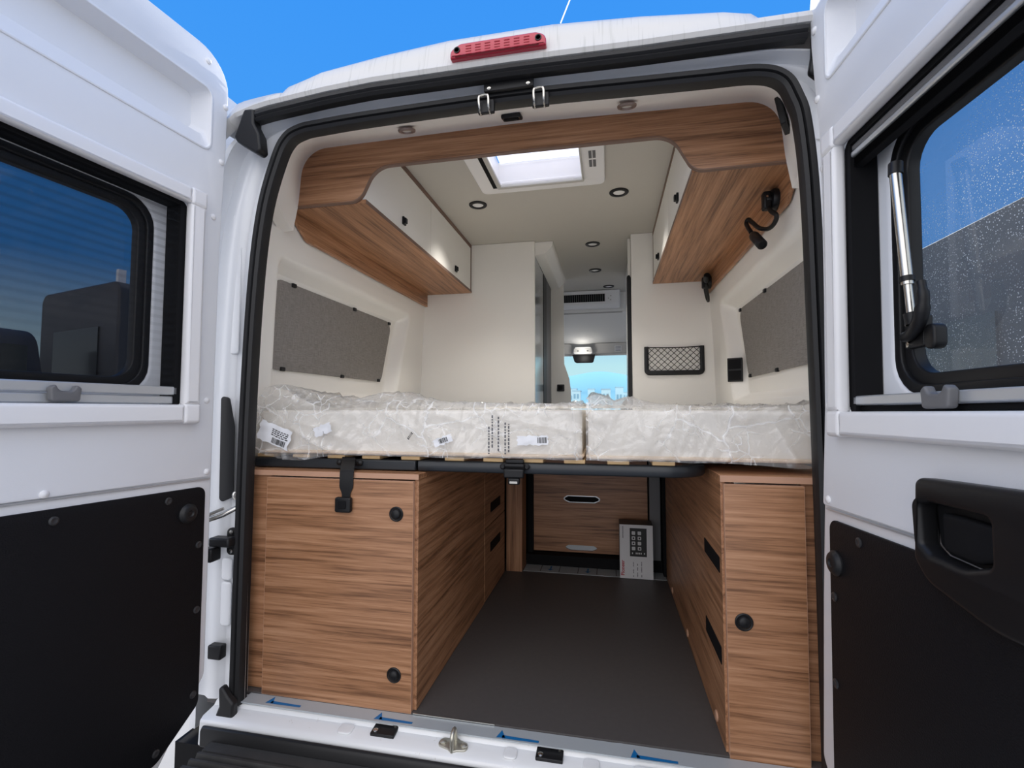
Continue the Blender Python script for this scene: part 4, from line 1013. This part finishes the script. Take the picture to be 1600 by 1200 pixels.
def rear_door(sg, pose, label, left):
    t = thing('van_rear_door', label, 'van door', (0,0,0), 'open van rear doors')
    t.matrix_world = pose
    ORG[t.name] = Vector((0,0,0))
    F = lambda s, z, n: (s, sg*n, z)
    # shell: two layers, window opening through both
    m = MB()
    HO = rrect(.104,.716,.852,1.415,.03); WH = rrect(.156,.650,.893,1.398,.07); RH = rrect(.046,.719,1.588,1.770,.024,5)
    m.plate(door_outline(left), [HO, RH], -.052, -.004, F, bevel=.008)
    m.plate(door_outline(left, .012), [WH], -.090, -.052, F, bevel=.010)
    sh = obj('door_shell', m, M_paint, t, local=True)
    # liner with grab recess
    LO = rpoly([(p[0],p[1],.006 if k == 0 else 0) for k, p in enumerate(door_edge(left, .010, .660))] + [(interp(EDGE_L if left else EDGE_R, 1.895)+.009,1.886,.095),(.772,1.876,.05),(.772,.672,.006)],8)
    RC = rrect(.050,.715,1.592,1.766,.022,5)
    m = MB(); m.plate(LO, [HO, RC], -.004, .002, F, bevel=.0015)
    # raised lip round the recess and the pan behind it
    m.plate(rrect(.043,.722,1.585,1.773,.028,5), [RC], .0005, .0045, F, bevel=.002)
    ro = rrect(.050,.715,1.592,1.766,.022,5); rm = rrect(.054,.711,1.632,1.763,.02,5); ri = rrect(.068,.697,1.652,1.756,.018,5)
    m.grid([[F(a,b,.0) for a, b in ro], [F(a,b,-.014) for a, b in rm], [F(a,b,-.050) for a, b in ri]], close_v=True)
    m.poly([F(a,b,-.050) for a, b in ri])
    ln = obj('liner', m, M_liner, t, local=True, angle=35)
    for a, b in RIV:
        m = MB(); m.lathe([(.0085,.002),(.0085,.004),(.006,.0065),(0,.0075)], F(a,b,0), (0,sg,0), 16); obj('rivet', m, M_trimw, ln, local=True)
    # lower panel
    m = MB(); m.plate(door_black(), [], -.004, .003, F, bevel=.002); lp = obj('lower_panel', m, M_abs, t, local=True)
    m = MB(); m.tube([F(a,b,-.001) for a, b in ((.012,.653),(.40,.662),(.77,.668))], .0028, 6); obj('panel_gasket', m, M_alu, t, local=True)
    for a, b in SCR:
        m = MB(); m.lathe([(.0095,.003),(.0095,.0045),(.006,.0062),(.003,.005),(0,.005)], F(a,b,0), (0,sg,0), 18); obj('screw', m, M_screw, lp, local=True)
    bs, bz = (.077,.569) if left else (.050,.548)
    m = MB(); m.lathe([(.026,.003),(.026,.006),(.023,.009),(.021,.012),(.016,.0145),(.009,.015),(.006,.012),(0,.012)], F(bs,bz,0), (0,sg,0), 26); obj('rubber_stop', m, M_rubber, t, local=True)
    # cassette frame of the blind
    def barp(a0,a1,b0,b1,vert):
        mm = MB()
        mm.plate(rrect(a0,a1,b0,b1,.003,2), [], .0005, .027, F, bevel=.009, res=3); return mm
    obj('blind_frame', barp(.112,.72,1.407,1.450,0), M_trimw, t, local=True)
    obj('blind_frame', barp(.112,.72,.813,.862,0), M_trimw, t, local=True)
    obj('blind_frame', barp(.070,.114,.862,1.407,1), M_trimw, t, local=True)
    obj('blind_frame', barp(.718,.762,.862,1.407,1), M_trimw, t, local=True)
    for a0, a1, b0, b1 in ((.068,.116,1.403,1.452),(.068,.116,.811,.864),(.716,.764,1.403,1.452),(.716,.764,.811,.864)):
        m = MB(); m.plate(rrect(a0,a1,b0,b1,.008,4), [], .0005, .029, F, bevel=.009, res=3); obj('frame_corner', m, M_trimw, t, local=True)
    # black blind channels at the jambs
    for a0, a1, b0, b1 in ((.1045,.126,.853,1.414),(.694,.7155,.853,1.414)):
        m = MB()
        y0, y1 = sorted((sg*-.050, sg*.0)); m.box(a0,a1,y0,y1,b0,b1); obj('blind_channel', m, M_blackm, t, local=True)
    y0, y1 = sorted((sg*-.050, sg*.0)); m = MB(); m.box(.126,.694,y0,y1,1.400,1.414); obj('blind_channel', m, M_blackm, t, local=True)
    # rails
    def rail(b0, b1, n0, n1, mt, nm='blind_rail'):
        m = MB(); y0, y1 = sorted((sg*n0, sg*n1)); m.box(.1165,.7135,y0,y1,b0,b1); return obj(nm, m, mt, t, local=True, bevel=.003)
    if left:
        rail(.863,.884,-.022,-.004,M_alu); r2 = rail(.8865,.909,-.020,.0,M_alu)
        # pleated screen
        m = MB(); rows = []; nz = 48
        for k in range(nz+1):
            z = .909+(1.400-.909)*k/nz
            rows.append([F(s, z, -.010 + (.008 if k % 2 else 0)) for s in (.127,.30,.50,.693)])
        m.grid(rows); obj('pleated_screen', m, M_screen, t, local=True, smooth=False)
    else:
        rail(.863,.874,-.024,-.010,M_blackm); r2 = rail(.8745,.893,-.020,.0,M_alu)
        rail(1.386,1.3995,-.026,-.004,M_grey); rail(1.374,1.3855,-.024,-.002,M_alu); 
        m = MB(); rows = []
        for k in range(13):
            rows.append([F(s, 1.352+.0018*k, -.022+(.016 if k % 2 else 0)) for s in (.127,.693)])
        m.grid(rows); obj('pleated_screen', m, M_blackm, t, local=True, smooth=False)
    cs = .372 if left else .350
    pl = rpoly([(cs-.026,.866,.006),(cs-.029,.895,.006),(cs-.019,.903,.004),(cs-.012,.888,.014),(cs+.012,.888,.014),(cs+.019,.903,.004),(cs+.029,.895,.006),(cs+.026,.866,.006)],5)
    m = MB(); m.plate(pl, [], .0, .016, F, bevel=.004); obj('rail_catch', m, M_grey, r2, local=True, label='grey curved finger catch')
    # window: black frame and pane
    m = MB(); m.plate(rrect(.150,.656,.887,1.404,.075), [rrect(.190,.616,.930,1.364,.050)], -.086, -.062, F, bevel=.004)
    m.plate(rrect(.154,.652,.891,1.400,.072), [rrect(.172,.634,.910,1.382,.060)], -.068, -.054, F, bevel=.003); wf = obj('window_frame', m, M_black, t, local=True)
    m = MB(); m.poly([F(a,b,-.0865) for a, b in rrect(.178,.628,.918,1.376,.058)]); obj('pane', m, M_gleft if left else M_gright, wf, local=True)
    if not left:
        m = MB(); m.tube([F(.206,1.300,-.032),F(.229,1.085,-.032)], .0095, 16); st = obj('stay_arm', m, M_steel, wf, local=True, label='bright steel window stay')
        m = MB(); m.tube([F(.2285,1.095,-.032),F(.236,1.030,-.032)], .0065, 14); obj('stay_rod', m, M_steel, wf, local=True)
        for q in ([F(.2275,1.100,-.032),F(.2285,1.091,-.032)],[F(.2045,1.318,-.034),F(.2065,1.296,-.032)],[F(.2355,1.034,-.032),F(.2375,1.014,-.034)]):
            m = MB(); m.tube(q, .0115, 14); obj('stay_collar', m, M_black, wf, local=True)
        m = MB(); m.plate(rrect(.198,.246,.975,1.030,.004), [], -.060, -.044, F, bevel=.003); m.tube(smooth_path([F(.205,.996,-.042),F(.23,.999,-.036),F(.256,1.018,-.032),F(.268,1.05,-.030),F(.264,1.082,-.030)],5), [.010]*8+[.011]*6+[.009]*4+[.007]*3, 10)
        m.plate(rrect(.250,.275,.968,1.010,.011), [], -.062, -.040, F, bevel=.004); lv = obj('window_latch', m, M_black, wf, local=True)
        for a, b in ((.207,1.021),(.209,.982),(.2625,.979)):
            m = MB(); m.lathe([(.005,-.044),(.005,-.041),(0,-.040)], F(a,b,0), (0,sg,0), 12); obj('screw', m, M_steel, lv, local=True)
        # interior handle bezel
        HB = rpoly([(.326,.640,.02),(.332,.762,.014),(.70,.775,.02),(.72,.640,.05),(.66,.595,.06),(.46,.588,.2),(.352,.612,.05)],7)
        CV = rpoly([(.342,.666,.008),(.338,.722,.008),(.360,.729,.006),(.462,.728,.010),(.462,.668,.010),(.42,.652,.05),(.36,.655,.01)],5)
        m = MB(); m.plate(HB, [CV], .0035, .036, F, bevel=.009, res=3); m.plate(rpoly([(a,b,0) for a,b in CV]), [], .0032, .006, F); hb = obj('handle_bezel', m, M_black, t, local=True)
        m = MB(); m.plate(rpoly([(.374,.664,.006),(.372,.718,.006),(.456,.716,.008),(.457,.672,.008),(.43,.662,.02)],4), [], .008, .026, F, bevel=.005); obj('door_handle', m, M_blackm, hb, local=True)
    return t
def pose(H, ang, lean=0, roll=0):
    a, l, r = (math.radians(v) for v in (ang, lean, roll))
    d = Vector((math.sin(a), -math.cos(a), 0)); n = Vector((math.cos(a), math.sin(a), 0)); z = Vector((0,0,1))
    d2 = d*math.cos(r) + z*math.sin(r); z2 = z*math.cos(r) - d*math.sin(r)
    z3 = z2*math.cos(l) + n*math.sin(l); n3 = n*math.cos(l) - z2*math.sin(l)
    M = Matrix((( d2.x, n3.x, z3.x, H[0]),( d2.y, n3.y, z3.y, H[1]),( d2.z, n3.z, z3.z, H[2]),(0,0,0,1)))
    return M
rear_door(1, pose((-.82,-.08,0), -5.3), 'open left rear van door with tinted window and pleated screen', True)
rear_door(-1, pose((.739,-.089,-.018), 4.37, 1.06, .44), 'open right rear van door with handle and dusty window on a steel stay', False)

# ------------------------------------------------------------------ outside
M_rv = mat('motorhome_wall', (.05,.052,.058), .5); M_rvl = mat('motorhome_side', (.42,.43,.45), .5); M_rvw = mat('dark_window', (.01,.012,.016), .1)
def oriented(B, A, h0):
    B = Vector(B); A = Vector(A); u = (A-B).normalized(); w = Vector((-u.y, u.x)) ; 
    return B, u, w
t = T('motorhome', 'tall motorhome parked outside, seen dark through the left door window', 'motorhome', (-8,5.2,-.55))
Bc = Vector((-6.77,4.36)); u = (Vector((-9.13,4.96))-Bc).normalized(); w = Vector((-.16,.40)).normalized()
w = Vector((u.y,-u.x)); w = w if w.y > 0 else -w
Mx = Matrix(((u.x,w.x,0,Bc.x),(u.y,w.y,0,Bc.y),(0,0,1,0),(0,0,0,1)))
m = MB(); m.M = Mx; m.prism(rpoly([(0,-.05,.05),(2.43,-.05,.05),(2.43,2.78,.18),(0,2.76,.18)],5), lambda a,b: (a,0,b), lambda a,b: (a,5.6,b)); obj('body', m, M_rv, t, bevel=.03)
m = MB(); m.M = Mx; m.box(.5,1.9,-.02,.01,1.3,2.1); obj('rear_window', m, M_rvw, t)
m = MB(); m.M = Mx; m.box(-.012,.012,.15,.55,1.2,2.4); obj('side_panel', m, M_rvl, t)
m = MB(); m.M = Mx; m.box(.25,.32,.1,.2,2.76,2.98); obj('roof_vent', m, M_trimw, t)
for a, b in ((.1,.9),(2.1,.9),(.1,4.4),(2.1,4.4)):
    m = MB(); m.M = Mx; m.lathe([(.20,0),(.34,.01),(.34,.22),(.20,.23)], (a,b,-.21), (1,0,0), 20); obj('wheel', m, M_rubber, t)
t = T('parked_van', 'lower dark van parked in front of the motorhome outside the left window', 'van', (-8.3,2.9,-.55))
m = MB(); m.prism(rpoly([(-7.3,-.15,.1),(-7.3,.7,.2),(-7.6,1.95,.3),(-12,2.1,.3),(-12,-.15,.1)],5), lambda a,b: (a,1.6,b), lambda a,b: (a,3.9,b)); obj('body', m, M_rv, t)
m = MB(); m.box(-7.62,-7.34,1.85,3.65,1.0,1.7); obj('windscreen', m, M_rvw, t)
for x in (-8.2,-11.2):
    for y in (1.62,3.68):
        m = MB(); m.lathe([(.2,0),(.34,.01),(.34,.19),(.2,.2)], (x,y,-.21), (0,1,0), 20); obj('wheel', m, M_rubber, t)
M_dv = mat('dark_van_paint', (.022,.023,.025), .5); 
t = T('delivery_van', 'dark grey high roof van parked alongside, seen through the dusty right window', 'van', (4.2,4,-.55))
m = MB(); m.prism(rpoly([(3.2,-.2,.1),(3.22,2.37,.01),(3.45,2.405,.02),(4.95,2.405,.02),(5.18,2.37,.01),(5.2,-.2,.1)],5), lambda a,b: (a,.2,b), lambda a,b: (a,6.2,b)); obj('body', m, M_dv, t)
m = MB(); m.box(3.19,3.21,1.2,2.6,.9,1.6); m.box(3.19,3.21,3.0,4.4,.9,1.6); obj('side_window', m, M_rvw, t)
for x in (3.25,4.9):
    for y in (1.2,4.9):
        m = MB(); m.lathe([(.2,0),(.34,.01),(.34,.21),(.2,.22)], (x,y,-.21), (1,0,0), 20); obj('wheel', m, M_rubber, t)
# hills and a row of houses beyond the windscreen
M_hill = mat('hazy_hill', (.34,.62,.74), 1.0, spec=0); M_house = mat('pale_house', (.62,.78,.84), .9); M_hroof = mat('house_roof', (.42,.60,.70), .9); M_hwin = mat('house_window', (.28,.46,.58), .6)  # distance haze is painted into these base colours
m = MB(); rows = []
for i in range(61):
    x = -340+680*i/60
    h = 46 + 9*math.exp(-((x+15)/26)**2) - 12*ss(20,120,x) - 10*ss(-60,-200,x) + 3*noise.noise(Vector((x*.03,0,0)))
    rows.append([(x,700-40,-1),(x,720,h*.55+4*noise.noise(Vector((x*.02,3,0)))),(x,760,h+7),(x,900,h*.6)])
m.grid(rows); struct('hills', m, M_hill, angle=80)
for i in range(12):
    x = -15+2.45*i + .5*((i*5) % 3); y = 120+7*(i % 3); hh = 5.0+1.5*((i*7) % 5)/4; w_ = .9+.35*((i*3) % 4)/3
    t = T('distant_house', 'pale hazy building far away, seen through the windscreen', 'building', (x,y,-.55), 'far buildings beyond the windscreen')
    m = MB(); m.box(x-w_,x+w_,y,y+3,-.55,hh)
    obj('wall', m, M_house, t)
    m = MB(); m.box(x-w_-.1,x+w_+.1,y-.1,y+3.1,hh,hh+.25); obj('roof', m, M_hroof, t)
    for k in range(2):
        for j in range(2):
            m = MB(); m.box(x-w_*.7+k*w_*.8,x-w_*.7+k*w_*.8+w_*.5,y-.05,y,1.6+j*1.9,2.8+j*1.9); obj('window', m, M_hwin, t)
# contrail
m = MB(); m.tube([(-135.3,1438.1,1221.8),(-96.6,1440.7,1318.9)], 2.2, 6); tag(obj('sky_contrail', m, mat('vapour', (.95,.95,.95), 1.0, spec=0)), 'thin white contrail high in the blue sky', 'contrail')

# ------------------------------------------------------------------ light
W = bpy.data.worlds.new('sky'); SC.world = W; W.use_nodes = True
N, L = W.node_tree.nodes, W.node_tree.links
bg = N['Background']; tc = N.new('ShaderNodeTexCoord'); sp = N.new('ShaderNodeSeparateXYZ'); L.new(tc.outputs['Generated'], sp.inputs[0])
r1 = N.new('ShaderNodeValToRGB'); e = r1.color_ramp.elements
e[0].position = 0.0; e[0].color = (.80,.97,1.0,1); e[1].position = .75; e[1].color = (.042,.30,.93,1)
k = e.new(.09); k.color = (.66,.92,1.0,1)
k = e.new(.24); k.color = (.075,.37,.93,1)
L.new(sp.outputs['Z'], r1.inputs['Fac'])
# unseen half of the sky behind the viewer, brightened to light doors and interior
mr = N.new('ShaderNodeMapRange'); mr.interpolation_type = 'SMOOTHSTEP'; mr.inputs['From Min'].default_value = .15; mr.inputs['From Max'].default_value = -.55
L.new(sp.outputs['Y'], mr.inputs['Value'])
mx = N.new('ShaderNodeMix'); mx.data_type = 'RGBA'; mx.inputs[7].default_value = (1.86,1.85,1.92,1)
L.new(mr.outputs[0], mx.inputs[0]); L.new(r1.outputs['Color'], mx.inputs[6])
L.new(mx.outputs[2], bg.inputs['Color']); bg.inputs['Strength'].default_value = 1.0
sun = bpy.data.lights.new('sun', 'SUN'); sun.energy = 5.5; sun.angle = .01; sun.color = (1,.95,.87)
so = bpy.data.objects.new('sun', sun); COL.objects.link(so)
d = Vector((.004,.82,.58)).normalized(); so.rotation_euler = d.to_track_quat('Z', 'Y').to_euler()
for x, y, pw in ((-.351,1.03,22),(.35,1.028,22),(.203,1.727,11),(.203,2.303,9),(.302,2.80,6)):  # spots added below the downlights as interior fill
    la = bpy.data.lights.new('downlight_fill', 'SPOT'); la.energy = pw; la.spot_size = math.radians(100); la.spot_blend = 1.0; la.shadow_soft_size = .03; la.color = (1,.95,.87)
    lo = bpy.data.objects.new('downlight_fill', la); COL.objects.link(lo); lo.location = (x,y,1.876)

la = bpy.data.lights.new('cab_fill', 'POINT'); la.energy = .85; la.shadow_soft_size = .04; la.color = (1,.97,.92)  # point light added off the console to brighten the cab headliner
lo = bpy.data.objects.new('cab_fill', la); COL.objects.link(lo); lo.location = (.032,3.64,1.41)
cam = bpy.data.cameras.new('camera'); cam.sensor_width = 36; cam.lens = 36*740/1600; cam.clip_start = .02; cam.clip_end = 3000
co = bpy.data.objects.new('camera', cam); COL.objects.link(co); co.location = (.29,-1.25,.85)
co.rotation_euler = (math.radians(90+3.03), 0, math.radians(11.5)); SC.camera = co
vs = SC.view_settings; vs.view_transform = 'Standard'; vs.look = 'None'; vs.gamma = 1; vs.use_curve_mapping = False; vs.exposure = 0
SC.cycles.max_bounces = 10; SC.cycles.transparent_max_bounces = 24; SC.cycles.diffuse_bounces = 6
